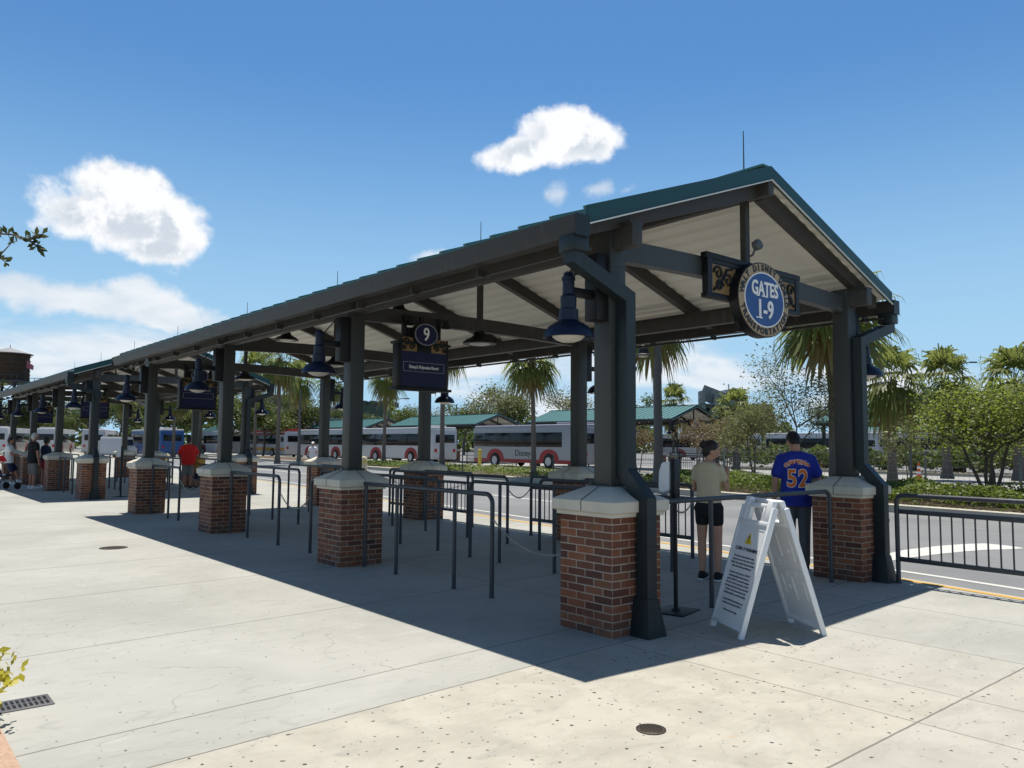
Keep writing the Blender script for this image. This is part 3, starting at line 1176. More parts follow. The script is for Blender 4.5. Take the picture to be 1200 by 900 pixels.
wl = make_wall_lamp('', 'gooseneck lamps on the shelter columns')
GW = 'gooseneck lamps on the shelter columns'
first = True
ZL = 2.83
near_txt = ['blue bell lamp on the big column nearest the camera', 'bell lamp on the near-row column left of the sign numbered 9', 'bell lamp on the near-row column right of the sign numbered 8', 'bell lamp on the near-row column left of the sign numbered 8']
far_txt = ['bell lamp on the road side column above the blue jersey man', 'bell lamp half hidden behind the big near column', 'bell lamp on the road side column under the sign numbered 9', 'bell lamp on the road side column just right of the second near column']
for k in range(NC):
    for side in (0, 1):
        lab = (near_txt if side == 0 else far_txt)[k]
        loc = (CX[0]-.10, CY[k], ZL) if side == 0 else (CX[1]+.10, CY[k], ZL)
        rz = 0 if side == 0 else PI
        if first:
            wl.location = loc
            wl['label'] = lab
            first = False
        else:
            dup(wl, loc, rz, lab)
            if side == 1:
                pass
for k in range(NC):
    for side in (0, 1):
        lab = 'bell lamp on the %s %s column of the shelter behind' % (ORD[k], 'plaza side' if side == 0 else 'road side')
        loc = (CX[0]-.10 if side == 0 else CX[1]+.10, CY[k]+Y2, ZL)
        dup(wl, loc, 0 if side == 0 else PI, lab)

# pendant lamps under the trusses and the ridge
pl = thing('pendant_lamp', '', 'lamp', (0, 0, 0), 0, 'pendant lamps under the shelter ridges')
b = MB()
b.lathe([(.255, -.10), (.25, -.075), (.20, -.03), (.13, .0), (.10, .03), (.07, .09), (.03, .10)], n=26)
b.build('shade', M['black'], pl)
b = MB()
b.lathe([(.02, -.125), (.10, -.118), (.16, -.10), (.165, -.08), (.02, -.075)], n=20)
b.build('diffuser', M['diffuser'], pl)
b = MB()
b.tube([(0, 0, .08), (0, 0, .25)], .022, n=8)
b.build('stem', M['black'], pl)
spots = []
for base, nm in ((0, 'nearest shelter'), (Y2, 'shelter behind')):
    for k in (1, 2, 3):
        spots.append((CY[k]+base, 3.14, 'dark pendant lamp below the %s king post of the %s' % (ORD[k], nm)))
    for k in range(3):
        spots.append((CY[k]+BAY/2+base, 3.86, 'dark pendant lamp up under the ridge in the %s bay of the %s' % (ORD[k], nm)))
for i, (y, z, lab) in enumerate(spots):
    o = pl if i == 0 else copy_tree(pl)
    o.location = (RX, y-.001, z)
    o['label'] = lab

# ------------------------------------------------------------------ round gates sign


def ellipse_pts(a, b_, n=48):
    return [(a*math.cos(2*PI*i/n), b_*math.sin(2*PI*i/n)) for i in range(n)]


def ellipse_slab(mb, a, b_, y0, y1, c=(0, 0)):
    mb.extrude_profile(ellipse_pts(a, b_), lambda u, v, t: (u+c[0], t, v+c[1]), y0, y1)
    return mb


def ellipse_ring(mb, a, b_, w, y0, y1, c=(0, 0), n=48):
    for i in range(n):
        q = [(2*PI*j/n) for j in (i, i+1)]
        P = []
        for s_ in (0, -w):
            for t in q:
                P.append(((a+s_)*math.cos(t)+c[0], (b_+s_)*math.sin(t)+c[1]))
        V = [(P[k][0], y, P[k][1]) for y in (y0, y1) for k in (0, 1, 3, 2)]
        mb.faces_from(V, [(0, 1, 2, 3), (7, 6, 5, 4), (0, 4, 5, 1), (2, 6, 7, 3)], smooth=False)
    bmesh.ops.remove_doubles(mb.bm, verts=mb.bm.verts[:], dist=1e-5)
    return mb


def scroll(mb, c, s, y, flip=1, r=.012):
    """an iron S-scroll in the XZ plane"""
    pts = []
    for i in range(26):
        t = i/25
        a = t*2.3*PI
        rad = s*(1-.75*t)
        pts.append((c[0]+flip*rad*math.cos(a), y, c[1]+rad*math.sin(a)))
    mb.tube(pts, r, n=6)
    return mb


def arc_text(mb, s, a, b_, th0, th1, size, y, inward=False, off=.0):
    n = len(s)
    for i, ch in enumerate(s):
        if ch == ' ':
            continue
        th = R(th0 + (th1-th0)*(i/(n-1)))
        x, z = a*math.cos(th), b_*math.sin(th)
        nx, nz = math.cos(th)/a, math.sin(th)/b_
        ang = math.atan2(nz, nx) - PI/2
        if inward:
            ang += PI
        me = text_mesh(ch, size, .003, off)
        mb_m = Matrix.Translation((x, y, z)) @ Matrix.Rotation(-ang, 4, 'Y') @ FACE_MY()
        add_mesh(mb, me, mb_m)


gs = thing('gates_sign', 'round blue GATES 1-9 sign with tan lettered rim under the gable', 'sign', (RX, .24, 3.05))
b = MB()
b.bb(-.80, .80, -.05, .0, -.02, .33)
b.bb(-.86, .86, -.075, .0, .33, .39, bevel=.006)
b.bb(-.83, .83, -.065, .0, .29, .33)
b.bb(-.86, .86, -.075, .0, -.06, -.015, bevel=.006)
for s_ in (-1, 1):
    b.bb(s_*.80-.035, s_*.80+.035, -.07, .0, -.02, .33)
b.bb(-.30, .30, -.05, 0, -.34, .0)
b.build('frame', M['black'], gs)
for s_ in (-1, 1):
    b = MB()
    b.bb(s_*.76, s_*.36, -.058, -.050, .0, .285)
    b.build('gold_panel', M['gold'], gs)
for s_ in (-1, 1):
    b = MB()
    scroll(b, (s_*.66, .20), .075, -.07, s_)
    scroll(b, (s_*.64, .075), .065, -.07, -s_)
    scroll(b, (s_*.50, .14), .075, -.07, s_)
    b.tube([(s_*.74, -.07, .02), (s_*.60, -.07, .13), (s_*.52, -.07, .25), (s_*.42, -.07, .27)], .012, n=6)
    b.tube([(s_*.34, -.07, -.05), (s_*.37, -.07, -.2), (s_*.33, -.07, -.29), (s_*.26, -.07, -.33)], .014, n=6)
    b.build('scrollwork', M['black'], gs)
b = MB()
ellipse_slab(b, .472, .388, -.155, -.05)
b.build('backing', M['black'], gs)
b = MB()
ellipse_slab(b, .458, .375, -.160, -.1555)
b.build('rim', M['signtan'], gs)
b = MB()
ellipse_ring(b, .362, .285, .012, -.166, -.159)
b.build('rim_line', M['white'], gs)
b = MB()
ellipse_slab(b, .350, .274, -.163, -.1605)
b.build('face', M['signblue'], gs)
b = MB()
arc_text(b, 'WALT DISNEY WORLD', .408, .330, 168, -1, .090, -.164, off=.003)
b.build('rim_lettering', M['ink'], gs)
b = MB()
arc_text(b, 'TRANSPORTATION', .410, .331, 199, 337, .090, -.164, inward=True, off=.003)
b.build('rim_lettering', M['ink'], gs)
b = MB()
y_ = -.168


def serif_text(mb, s, cx, cz, size, xs, y, off):
    me = text_mesh(s, size, .004, off)
    add_mesh(mb, me, Matrix.Translation((cx, y, cz)) @ Matrix.Diagonal((xs, 1, 1, 1)) @ FACE_MY())


serif_text(b, 'GATES', 0, .105, .205, .80, y_, .004)
serif_text(b, '1-9', 0, -.105, .255, .92, y_, .005)
for (x0, x1, z) in ((-.155, -.105, .035), (-.06, -.012, .035), (-.012, .05, .035), (-.165, -.055, -.193)):
    b.bb(x0, x1, y_-.003, y_+.003, z-.006, z+.006)
b.build('face_lettering', M['white'], gs)
fl_ = thing('sign_floodlight', 'small grey floodlight on the king post above the round gates sign', 'floodlight', (RX-.06, .19, 3.62))
b = MB()
b.lathe([(.02, -.03), (.05, -.02), (.06, .03), (.05, .05), (.01, .055)], (0, -.06, 0), n=16, rot=Matrix.Rotation(R(75), 3, 'X'))
b.build('housing', M['pole'], fl_)
b = MB()
b.tube([(0, -.05, -.03), (0, -.02, -.09), (0, .02, -.10)], .012, n=8)
b.build('bracket', M['pole'], fl_)

# ------------------------------------------------------------------ hanging gate number signs


def make_gate_sign(num, line, label):
    t = thing('gate_sign', label, 'sign', (0, 0, 0), 0, 'numbered navy gate signs hanging in the shelters')
    w = .38
    b = MB()
    b.bb(-w-.03, w+.03, .0, .15, 2.29, 2.93, bevel=.004)
    for z, e in ((2.27, .075), (2.90, .05)):
        b.bb(-w-e, w+e, -.03, .18, z, z+.035, bevel=.004)
    b.bb(-.25, .25, .03, .12, 2.93, 3.13)
    b.bb(-.03, .03, .05, .10, 3.1, 3.30)
    b.bb(-.03-.28, .03-.28, .05, .10, 2.93, 3.30)
    b.bb(-.03+.28, .03+.28, .05, .10, 2.93, 3.30)
    for i in range(5):
        b.bb(w+.028, w+.055, .03, .12, 2.34+i*.12, 2.39+i*.12, bevel=.006)
    b.build('frame', M['black'], t)
    b = MB()
    b.bb(-w+.015, w-.015, -.006, .001, 2.325, 2.80)
    b.build('panel', M['navy'], t)
    for s_ in (-1, 1):
        b = MB()
        b.bb(s_*.12, s_*(w-.015), -.006, .001, 2.80, 2.99)
        b.build('gold_panel', M['gold'], t)
    for s_ in (-1, 1):
        b = MB()
        scroll(b, (s_*.29, 2.92), .055, -.016, s_, .011)
        scroll(b, (s_*.20, 2.86), .045, -.016, -s_, .011)
        scroll(b, (s_*.33, 2.84), .035, -.016, s_, .010)
        b.bb(s_*.375-.012, s_*.375+.012, -.02, .0, 2.80, 2.99)
        b.build('scrollwork', M['black'], t)
    b = MB()
    for x0, x1, z0, z1 in ((-.335, .335, 2.525, 2.530), (-.335, .335, 2.650, 2.655), (-.335, -.330, 2.525, 2.655), (.330, .335, 2.525, 2.655)):
        b.bb(x0, x1, -.009, -.0062, z0, z1)
    plate = b.build('plate_border', M['bussilver'], t)
    if line:
        b = MB()
        me = text_mesh(line, .064, .002, .0005)
        add_mesh(b, me, Matrix.Translation((0, -.0095, 2.588)) @ Matrix.Diagonal((.70, 1, 1, 1)) @ FACE_MY())
        b.build('plate_lettering', M['white'], plate)
    b = MB()
    ellipse_slab(b, .205, .168, -.045, .05, (0, 3.04))
    md = b.build('medallion', M['black'], t)
    b = MB()
    ellipse_slab(b, .185, .15, -.050, -.0455, (0, 3.04))
    b.build('medallion_face', M['navy'], md)
    b = MB()
    ellipse_ring(b, .185, .15, .010, -.056, -.0495, (0, 3.04))
    b.build('medallion_rim', M['bussilver'], md)
    b = MB()
    me = text_mesh(num, .25, .003, .003)
    add_mesh(b, me, Matrix.Translation((0, -.057, 3.035)) @ Matrix.Diagonal((.85, 1, 1, 1)) @ FACE_MY())
    b.build('numeral', M['white'], md)
    for s_ in (-1, 1):
        b = MB()
        b.tube([(s_*.28, .06, 3.0), (s_*.28, .03, 3.22), (s_*.29, -.02, 3.28), (s_*.30, -.07, 3.25)], .010, n=7)
        b.lathe([(.02, .06), (.035, .05), (.04, .0), (.075, -.06), (.07, -.062), (.02, -.04)], (s_*.30, -.09, 3.21), n=14)
        b.build('spot_lamp', M['black'], t)
    return t


for (num, line, y, lab) in (('9', "Disney's Polynesian Resort", CY[1]-.24, 'navy gate sign numbered 9 with one lettered destination plate'),
                            ('8', None, CY[3]-.24, 'navy gate sign numbered 8 at the far end of the nearest shelter'),
                            ('7', None, CY[1]+Y2-.24, 'navy gate sign numbered 7 in the shelter behind'),
                            ('6', None, CY[3]+Y2-.24, 'navy gate sign numbered 6, furthest away at left')):
    g_ = make_gate_sign(num, line, lab)
    g_.location = (1.24, y, 0)

# ------------------------------------------------------------------ queue rails
RH = 1.06
RR = .024


def rail(name, label, x, y0, y1, posts, e0=True, e1=True, along='Y', group='grey pipe queue rails under the shelters', h=RH):
    """pipe rail starting at (x, y0); e0/e1: the end bends down into a leg, else it butts against a pier"""
    L = y1-y0
    t = thing(name, label, 'rail', (x, y0, 0) if along == 'Y' else (y0, x, 0), 0 if along == 'Y' else -PI/2, group)
    r_ = .10

    def arc(y, s):
        return [(0, y+s*r_*(1-math.cos(a)), h-RR-r_*(1-math.sin(a))) for a in [PI/2*i/6 for i in range(7)]]
    pts = []
    if e0:
        pts += [(0, 0, .55)] + arc(0, 1)
    else:
        pts += [(0, 0, h-RR)]
    if e1:
        pts += arc(L, -1)[::-1] + [(0, L, .55)]
    else:
        pts += [(0, L, h-RR)]
    b = MB()
    b.tube(pts, RR, n=12)
    b.build('top_rail', M['rail'], t)
    for i, p in enumerate(posts):
        end = (e0 and abs(p-y0) < .02) or (e1 and abs(p-y1) < .02)
        b = MB()
        b.tube([(0, p-y0, 0), (0, p-y0, .551 if end else h-RR*1.6)], RR*(1.0 if end else .95), n=12)
        b.lathe([(.029, 0), (.029, .006), (.026, .009)], (0, p-y0, 0.0005), n=14)
        b.build('post', M['rail'], t)
    return t


def P(k):
    return BAY*k


names = ORD
XA = .30


def bay_rails(base, nm, which=(0, 1, 2, 3)):
    """the rails of a shelter; base = its origin along Y"""
    out = []
    G = 'grey pipe queue rails under the shelters'
    if 1 in which:
        rail('queue_rail', 'grey pipe rail in front of the %s near brick pier, three open legs' % (names[1] + (' ' + nm if nm else '')), XA, base+1.92, base+P(1)-.0, [base+1.92, base+2.57, base+3.74, base+P(1)-.09], True, False)
        rail('queue_rail', 'short pipe rail behind the %s near brick pier' % (names[1] + (' ' + nm if nm else '')), XA, base+P(1)+W, base+6.02, [base+6.02], False, True)
    if 2 in which:
        rail('queue_rail', 'grey pipe rail in front of the %s near brick pier' % (names[2] + (' ' + nm if nm else '')), XA, base+7.10, base+P(2), [base+7.10, base+8.30, base+P(2)-.08], True, False)
        rail('queue_rail', 'short pipe rail behind the %s near brick pier' % (names[2] + (' ' + nm if nm else '')), XA, base+P(2)+W, base+10.49, [base+10.49], False, True)
    if 3 in which:
        rail('queue_rail', 'grey pipe rail in front of the %s near brick pier' % (names[3] + (' ' + nm if nm else '')), XA, base+11.81, base+P(3), [base+11.81, base+12.48, base+P(3)-.07], True, False)
    rail('queue_rail', 'middle lane pipe rail nearest the camera in the %s' % (nm or 'front shelter'), 1.86, base+1.5, base+4.35, [base+1.5, base+2.66, base+3.71, base+4.35])
    rail('queue_rail', 'middle lane pipe rail level with the second pier in the %s' % (nm or 'front shelter'), 1.88, base+5.15, base+8.9, [base+5.15, base+6.17, base+7.5, base+8.9])
    rail('queue_rail', 'middle lane pipe rail furthest back in the %s' % (nm or 'front shelter'), 1.88, base+9.8, base+13.4, [base+9.8, base+11.0, base+12.2, base+13.4])
    rail('queue_rail', 'road side lane pipe rail nearest the camera in the %s' % (nm or 'front shelter'), 3.10, base+1.86, base+4.3, [base+1.86, base+3.1, base+4.3])
    rail('queue_rail', 'road side lane pipe rail level with the second pier in the %s' % (nm or 'front shelter'), 3.20, base+5.16, base+8.56, [base+5.16, base+6.2, base+7.44, base+8.56])
    rail('queue_rail', 'road side lane pipe rail furthest back in the %s' % (nm or 'front shelter'), 3.20, base+9.7, base+13.2, [base+9.7, base+10.9, base+12.1, base+13.2])


bay_rails(0, '')
bay_rails(Y2, 'shelter behind', (1, 2, 3))
# cross rail at the open gable end, between the two end piers
t = rail('queue_rail', 'long grey pipe rail crossing the gable end behind the white A-board', .26, .62, 3.96, [1.68, 3.96], False, True, along='Y')
t.location = (.62, .26, 0)
t.rotation_euler = (0, 0, -PI/2)


def picket_panel(label, x, y0, y1, ends=(True, True), group='grey picket barriers along the platform edge', dx=0.0):
    L = y1-y0
    t = thing('picket_barrier', label, 'barrier', (x, y0, 0), -math.atan2(dx, L), group)
    b = MB()
    r_, h = .08, 1.0

    def arc(y, s):
        return [(0, y+s*r_*(1-math.cos(a)), h-r_*(1-math.sin(a))) for a in [PI/2*i/6 for i in range(7)]]
    b.tube([(0, 0, .5)] + arc(0, 1) + arc(L, -1)[::-1] + [(0, L, .5)], .026, n=12)
    b.build('top_rail', M['rail'], t)
    for y in (0, L):
        b = MB()
        b.tube([(0, y, 0), (0, y, .501)], .026, n=12)
        b.lathe([(.04, 0), (.04, .008), (.028, .012)], (0, y, .0005), n=14)
        b.build('post', M['rail'], t)
    for z in (.815, .275):
        b = MB()
        b.bb(-.017, .017, .02, L-.02, z-.026, z+.026, bevel=.004)
        b.build('cross_rail', M['rail'], t)
    n = max(2, int(round(L/.118)))
    for i in range(1, n):
        b = MB()
        b.tube([(0, L*i/n, .30), (0, L*i/n, .79)], .0095, n=8)
        b.build('picket', M['rail'], t)
    return t


picket_panel('grey picket barrier beside the road at the right edge of the photo', 4.44, -2.75, -.24, dx=.10)
picket_panel('picket barrier further right along the road, partly out of frame', 4.00, -5.9, -3.1, dx=.32)
picket_panel('picket barrier behind the hand sanitiser stand and the woman', 4.25, 2.42, 4.52)
picket_panel('short picket barrier just past the second road side pier', 4.25, 5.22, 5.79)
picket_panel('picket barrier in front of the third road side pier', 4.25, 7.45, 9.08)
picket_panel('short picket barrier just past the third road side pier', 4.25, 9.80, 10.4)
picket_panel('picket barrier in front of the fourth road side pier', 4.25, 11.7, 13.64)
picket_panel('picket barrier by the first road side pier of the shelter behind', 4.25, Y2+1.0, Y2+4.5)
picket_panel('picket barrier by the third road side pier of the shelter behind', 4.25, Y2+6.4, Y2+9.0)

# chains


def chain(p0, p1, sag, label, link_l=.034, r=.0042):
    p0, p1 = Vector(p0), Vector(p1)
    b = MB()
    L = (p1-p0).length + 2.6*sag*sag/(p1-p0).length
    n = int(L/(link_l*.74))

    def at(t):
        q = p0.lerp(p1, t) - p0
        q.z -= 4*sag*t*(1-t)
        return q
    for i in range(n):
        a, c = at(i/n), at((i+1)/n)
        d = (c-a).normalized()
        s = d.cross(Vector((0, 0, 1))).normalized()
        u = s.cross(d)
        if i % 2:
            s, u = u, s
        mid = (a+c)/2
        k = 8
        ring = [mid + d*(link_l/2-.006)*math.cos(2*PI*j/k)*1.0 + s*.0105*math.sin(2*PI*j/k) for j in range(k)]
        rings = []
        for j in range(k):
            tng = (ring[(j+1) % k]-ring[j-1]).normalized()
            w_ = d.cross(s).normalized()
            v_ = tng.cross(w_)
            rings.append([b.bm.verts.new(ring[j] + (w_*math.cos(2*PI*m_/5)+v_*math.sin(2*PI*m_/5))*r) for m_ in range(5)])
        for j in range(k):
            for m_ in range(5):
                f = b.bm.faces.new((rings[j][m_], rings[j][(m_+1) % 5], rings[(j+1) % k][(m_+1) % 5], rings[(j+1) % k][m_]))
    o = b.build('chain', M['chain'], None, p0)
    tag(o, label, 'chain', 'chains closing the queue lanes')


chain((.30, 1.90, .78), (.30, .60, .66), .20, 'sagging chain from the front pipe rail to the nearest brick pier')
chain((.30, 7.08, .80), (.30, 6.04, .80), .22, 'sagging chain closing the gap between second and third near piers')
chain((.30, 11.79, .80), (.30, 10.51, .80), .22, 'sagging chain closing the gap beside the fourth near pier')
chain((3.10, 1.84, .80), (4.24, 2.40, .80), .12, 'chain in front of the woman in the cream top')
chain((3.20, 5.14, .84), (4.24, 5.77, .84), .16, 'chain across the road side lane by the second pier')
chain((3.20, 8.58, .84), (4.24, 7.48, .84), .16, 'chain across the road side lane by the third pier')

# ------------------------------------------------------------------ A-board
af = thing('a_frame_sign', 'white plastic A-board with warning triangle and printed notice by the gable end', 'notice board', (1.262, -.595, 0), R(-118.2))
HT, DB, DT = 1.115, .385, .035
PL = math.hypot(HT, DB-DT)


def panel_matrix(s):
    # panel coordinates: u across, v up the slope, w outward
    v = Vector((0, -s*(DT-DB)*-1, HT)).normalized() if False else Vector((0, s*(DB-DT), HT)).normalized()
    n = Vector((0, -s*HT, DB-DT)).normalized()
    u = v.cross(n)
    mt_ = Matrix((u, v, n)).transposed().to_4x4()
    mt_.translation = Vector((0, -s*DB, 0))
    return mt_


for s, nm in ((1, 'front_panel'), (-1, 'rear_panel')):
    mt_ = panel_matrix(s)
    b = MB()
    hw = .262
    b.bb(-hw+.02, hw-.02, .075, .945, -.010, .006)                       # board
    for k in (-1, 1):
        b.bb(k*hw-.017*(1+k), k*hw+.017*(1-k), .0, 1.09, -.034, .012, bevel=.005)     # side rims / feet
    b.bb(-hw+.03, hw-.03, .055, .085, -.030, .012, bevel=.004)
    b.bb(-hw+.03, hw-.03, .925, .965, -.034, .016, bevel=.006)
    # moulded top with two grips and a handle gap
    for k in (-1, 1):
        b.bb(min(k*.228, k*.145), max(k*.228, k*.145), .955, 1.15, -.034, .012, bevel=.012)
        b.bb(min(k*.13, k*.10), max(k*.13, k*.10), .96, 1.10, -.03, .010, bevel=.008)
    b.bb(-.135, .135, 1.075, 1.118, -.03, .010, bevel=.010)
    b.bb(-.235, .235, 1.12, 1.155, -.036, .0, bevel=.008) if s < 0 else b.bb(-.235, -.145, 1.12, 1.165, -.036, .008, bevel=.008)
    # frame bead on the outside, ribs on the inside
    for (x0, x1, y0, y1) in ((-.215, .215, .135, .141), (-.215, .215, .885, .891), (-.215, -.209, .135, .891), (.209, .215, .135, .891)):
        b.bb(x0, x1, y0, y1, .004, .009)
    for (x, y0, y1, a) in ((-.14, .62, .80, .25), (.05, .64, .84, .2), (-.16, .28, .44, .3), (.0, .26, .46, .3), (.15, .30, .46, .25)):
        b.box((x, (y0+y1)/2, -.012), (.016, y1-y0, .012), Matrix.Rotation(a*0+.0, 3, 'Z'), bevel=.004)
    for (x, y) in ((-.06, .70), (.13, .60), (-.07, .50), (.08, .36), (.07, .48)):
        b.lathe([(.022, -.018), (.022, -.008)], (x, y, 0), n=12)
    b.bb(-hw+.03, hw-.03, .525, .540, -.020, -.008)
    for v_ in b.bm.verts:
        v_.co = mt_ @ v_.co
    pan = b.build(nm, M['plastic'], af)
    if s == 1:
        b = MB()

        def put_line(txt, v, size, off=0.0, xs=.86):
            me = text_mesh(txt, size, .0008, off)
            add_mesh(b, me, mt_ @ Matrix.Translation((0, v, .0075)) @ Matrix.Diagonal((xs, 1, 1, 1)))
        put_line('COVID-19 WARNING', .705, .040, .0012, .95)
        vv = .640
        for para in (("We have taken enhanced health and safety", "measures for you, our other Guests and Cast", "Members. You must follow all posted instructions", "while visiting Walt Disney World Resort."),
                     ("An inherent risk of exposure to COVID-19", "exists in any public place where people are", "present. COVID-19 is an extremely contagious", "disease that can lead to severe illness and death.", "According to the Centers for Disease Control and", "Prevention, senior citizens and Guests with", "underlying conditions are especially vulnerable."),
                     ("By visiting Walt Disney World Resort you", "voluntarily assume all risks of COVID-19."),
                     ("Help keep each other healthy.",)):
            for ln_ in para:
                put_line(ln_, vv, .0225, .0001)
                vv -= .0295
            vv -= .026
        b.build('notice_lettering', M['ink'], pan, sharp=False)
        b = MB()
        b.extrude_profile([(-.055, .755), (.055, .755), (.0, .855)], lambda u, v, t: mt_ @ Vector((u, v, t)), .0062, .0085)
        tri = b.build('warning_triangle', M['yellowtri'], pan)
        b = MB()
        b.extrude_profile([(-.006, .787), (.006, .787), (.009, .828), (-.009, .828)], lambda u, v, t: mt_ @ Vector((u, v, t)), .0085, .0098)
        b.extrude_profile([(-.007, .766), (.007, .766), (.007, .779), (-.007, .779)], lambda u, v, t: mt_ @ Vector((u, v, t)), .0085, .0098)
        b.build('exclamation_mark', M['ink'], tri)

# ------------------------------------------------------------------ hand sanitiser stands


def sanitiser(label, loc, rz):
    t = thing('sanitiser_stand', label, 'sanitiser stand', loc, rz, 'hand sanitiser stands')
    b = MB()
    b.bb(-.20, .20, -.16, .16, .0, .012, bevel=.004)
    b.lathe([(.045, .012), (.04, .03), (.024, .035)], n=16)
    b.build('base_plate', M['black'], t)
    b = MB()
    b.tube([(0, 0, .012), (0, 0, 1.42)], .020, n=12)
    b.build('pole', M['black'], t)
    b = MB()
    b.bb(-.062, .062, -.025, .02, 1.00, 1.42, bevel=.006)
    for x in (-.03, .03):
        for z in (1.36, 1.31, 1.26):
            b.lathe([(.006, -.029), (.006, -.024)], (x, 0, z), n=8, rot=Matrix.Rotation(PI/2, 3, 'X'))
    b.build('back_plate', M['black'], t)
    b = MB()
    V = []
    pr = [(.0, 1.13), (.10, 1.10), (.125, 1.14), (.12, 1.30), (.09, 1.385), (.0, 1.40)]
    b.extrude_profile(pr, lambda u, v, q: (q, .022+u, v), -.055, .055)
    bmesh.ops.bevel(b.bm, geom=b.bm.edges[:], offset=.010, segments=2, affect='EDGES')
    b.build('dispenser', M['plastic'], t)
    return t


sanitiser('black pole hand sanitiser stand with white dispenser beside the nearest brick pier', (1.26, .36, 0), R(14))
sanitiser('black pole hand sanitiser stand beside the first pier of the shelter behind', (1.15, Y2+.7, 0), R(60))

# ------------------------------------------------------------------ vegetation
import numpy as np


def leaf_mesh(name, pts, size, aspect=.5, seed=1, up=.35, jitter=.35):
    """one diamond leaf per point, free orientation"""
    rng = np.random.default_rng(seed)
    pts = np.asarray(pts, float)
    n = len(pts)
    d = rng.normal(size=(n, 3))
    d /= np.linalg.norm(d, axis=1)[:, None]
    d[:, 2] *= .6
    nrm = rng.normal(size=(n, 3)) + np.array([0, 0, up*3])
    s = np.cross(d, nrm)
    s /= np.linalg.norm(s, axis=1)[:, None] + 1e-9
    L = size*(1-jitter+2*jitter*rng.random(n))[:, None]
    a = pts - d*L*.5
    b = pts + s*L*aspect*.5
    c = pts + d*L*.5
    e = pts - s*L*aspect*.5
    V = np.stack([a, b, c, e], 1).reshape(-1, 3)
    me = bpy.data.meshes.new(name)
    me.vertices.add(4*n)
    me.vertices.foreach_set('co', V.ravel())
    me.loops.add(4*n)
    me.loops.foreach_set('vertex_index', np.arange(4*n, dtype=np.int32))
    me.polygons.add(n)
    me.polygons.foreach_set('loop_start', np.arange(0, 4*n, 4, dtype=np.int32))
    me.update(calc_edges=True)
    return me


def make_palm(H, cr, seed, nf=38, trunk_r=.15, label='', group='palms in the planted median'):
    rnd = random.Random(seed)
    t = thing('palm_tree', label, 'palm', (0, 0, 0), 0, group)
    b = MB()
    lean = (rnd.uniform(-.12, .12), rnd.uniform(-.12, .12))
    pts, rs = [], []
    n = 26
    for i in range(n+1):
        q = i/n
        pts.append((lean[0]*q*q*H*.2, lean[1]*q*q*H*.2, q*H))
        fl = math.exp(-q*H/.35)*.75
        rs.append(trunk_r*(1.05-.30*q + fl)*(1+.05*(i % 2)))
    b.tube(pts, rs, n=12)
    b.build('trunk', M['palmtrunk'], t)
    top = Vector(pts[-1])
    b = MB()
    for i in range(60):
        a = rnd.uniform(0, 2*PI)
        z = top.z - rnd.uniform(-.05, .75)
        r0 = trunk_r*.85
        p0 = Vector((top.x+r0*math.cos(a), top.y+r0*math.sin(a), z))
        p1 = p0 + Vector((.13*math.cos(a+.2), .13*math.sin(a+.2), .16))
        b.bar(p0, p1, .07, .025)
    b.tube([(top.x, top.y, top.z-.75), (top.x, top.y, top.z-.4), (top.x, top.y, top.z+.12)], [trunk_r*.9, trunk_r*1.15, trunk_r*.6], n=10)
    b.build('boots', M['boots'], t)
    for part, m_, cnt, e0, e1 in (('fronds', 'frond', nf, -38, 84), ('dry_fronds', 'deadfrond', max(6, nf//4), -72, -35)):
        b = MB()
        for i in range(cnt):
            az = i*2.39996 + rnd.uniform(-.25, .25)
            q = (i+.5)/cnt
            el = R(e0 + (e1-e0)*(q**1.15) + rnd.uniform(-9, 9))
            d = Vector((math.cos(az)*math.cos(el), math.sin(az)*math.cos(el), math.sin(el)))
            base = top + Vector((0, 0, .05))
            pl_ = cr*rnd.uniform(.42, .58)*(1 if part == 'fronds' else .7)
            sag = .16*pl_*math.cos(el)
            mid = base + d*pl_*.55
            hub = base + d*pl_ - Vector((0, 0, sag))
            b.tube([base, mid, hub], [.016, .012, .009], n=4, cap=False)
            d2 = (hub-mid).normalized()
            s = d2.cross(Vector((0, 0, 1)))
            if s.length < .05:
                s = Vector((math.sin(az), -math.cos(az), 0))
            s.normalize()
            un = s.cross(d2)
            L = cr*rnd.uniform(.50, .68)
            nb = 17
            for j in range(nb):
                ph = R(-105 + 210*j/(nb-1) + rnd.uniform(-4, 4))
                dd = (d2*math.cos(ph) + s*math.sin(ph) + un*.12*abs(math.sin(ph))).normalized()
                l_ = L*(.62+.38*math.cos(ph*.8))*rnd.uniform(.85, 1.1)
                w_ = .030*l_/.6 + .012
                side = dd.cross(un).normalized()
                p1 = hub + dd*l_*.5 - Vector((0, 0, .06*l_))
                p2 = hub + dd*l_*.88 - Vector((0, 0, l_*rnd.uniform(.25, .42)))
                p3 = hub + dd*l_*.98 - Vector((0, 0, l_*rnd.uniform(.5, .72)))
                vs = [b.bm.verts.new(p) for p in (hub-side*.004, hub+side*.004, p1+side*w_, p1-side*w_, p2+side*w_*.5, p2-side*w_*.5, p3)]
                b.bm.faces.new((vs[0], vs[1], vs[2], vs[3]))
                b.bm.faces.new((vs[3], vs[2], vs[4], vs[5]))
                b.bm.faces.new((vs[5], vs[4], vs[6]))
        b.build(part, M[m_], t, fix=False, sharp=False)
    return t


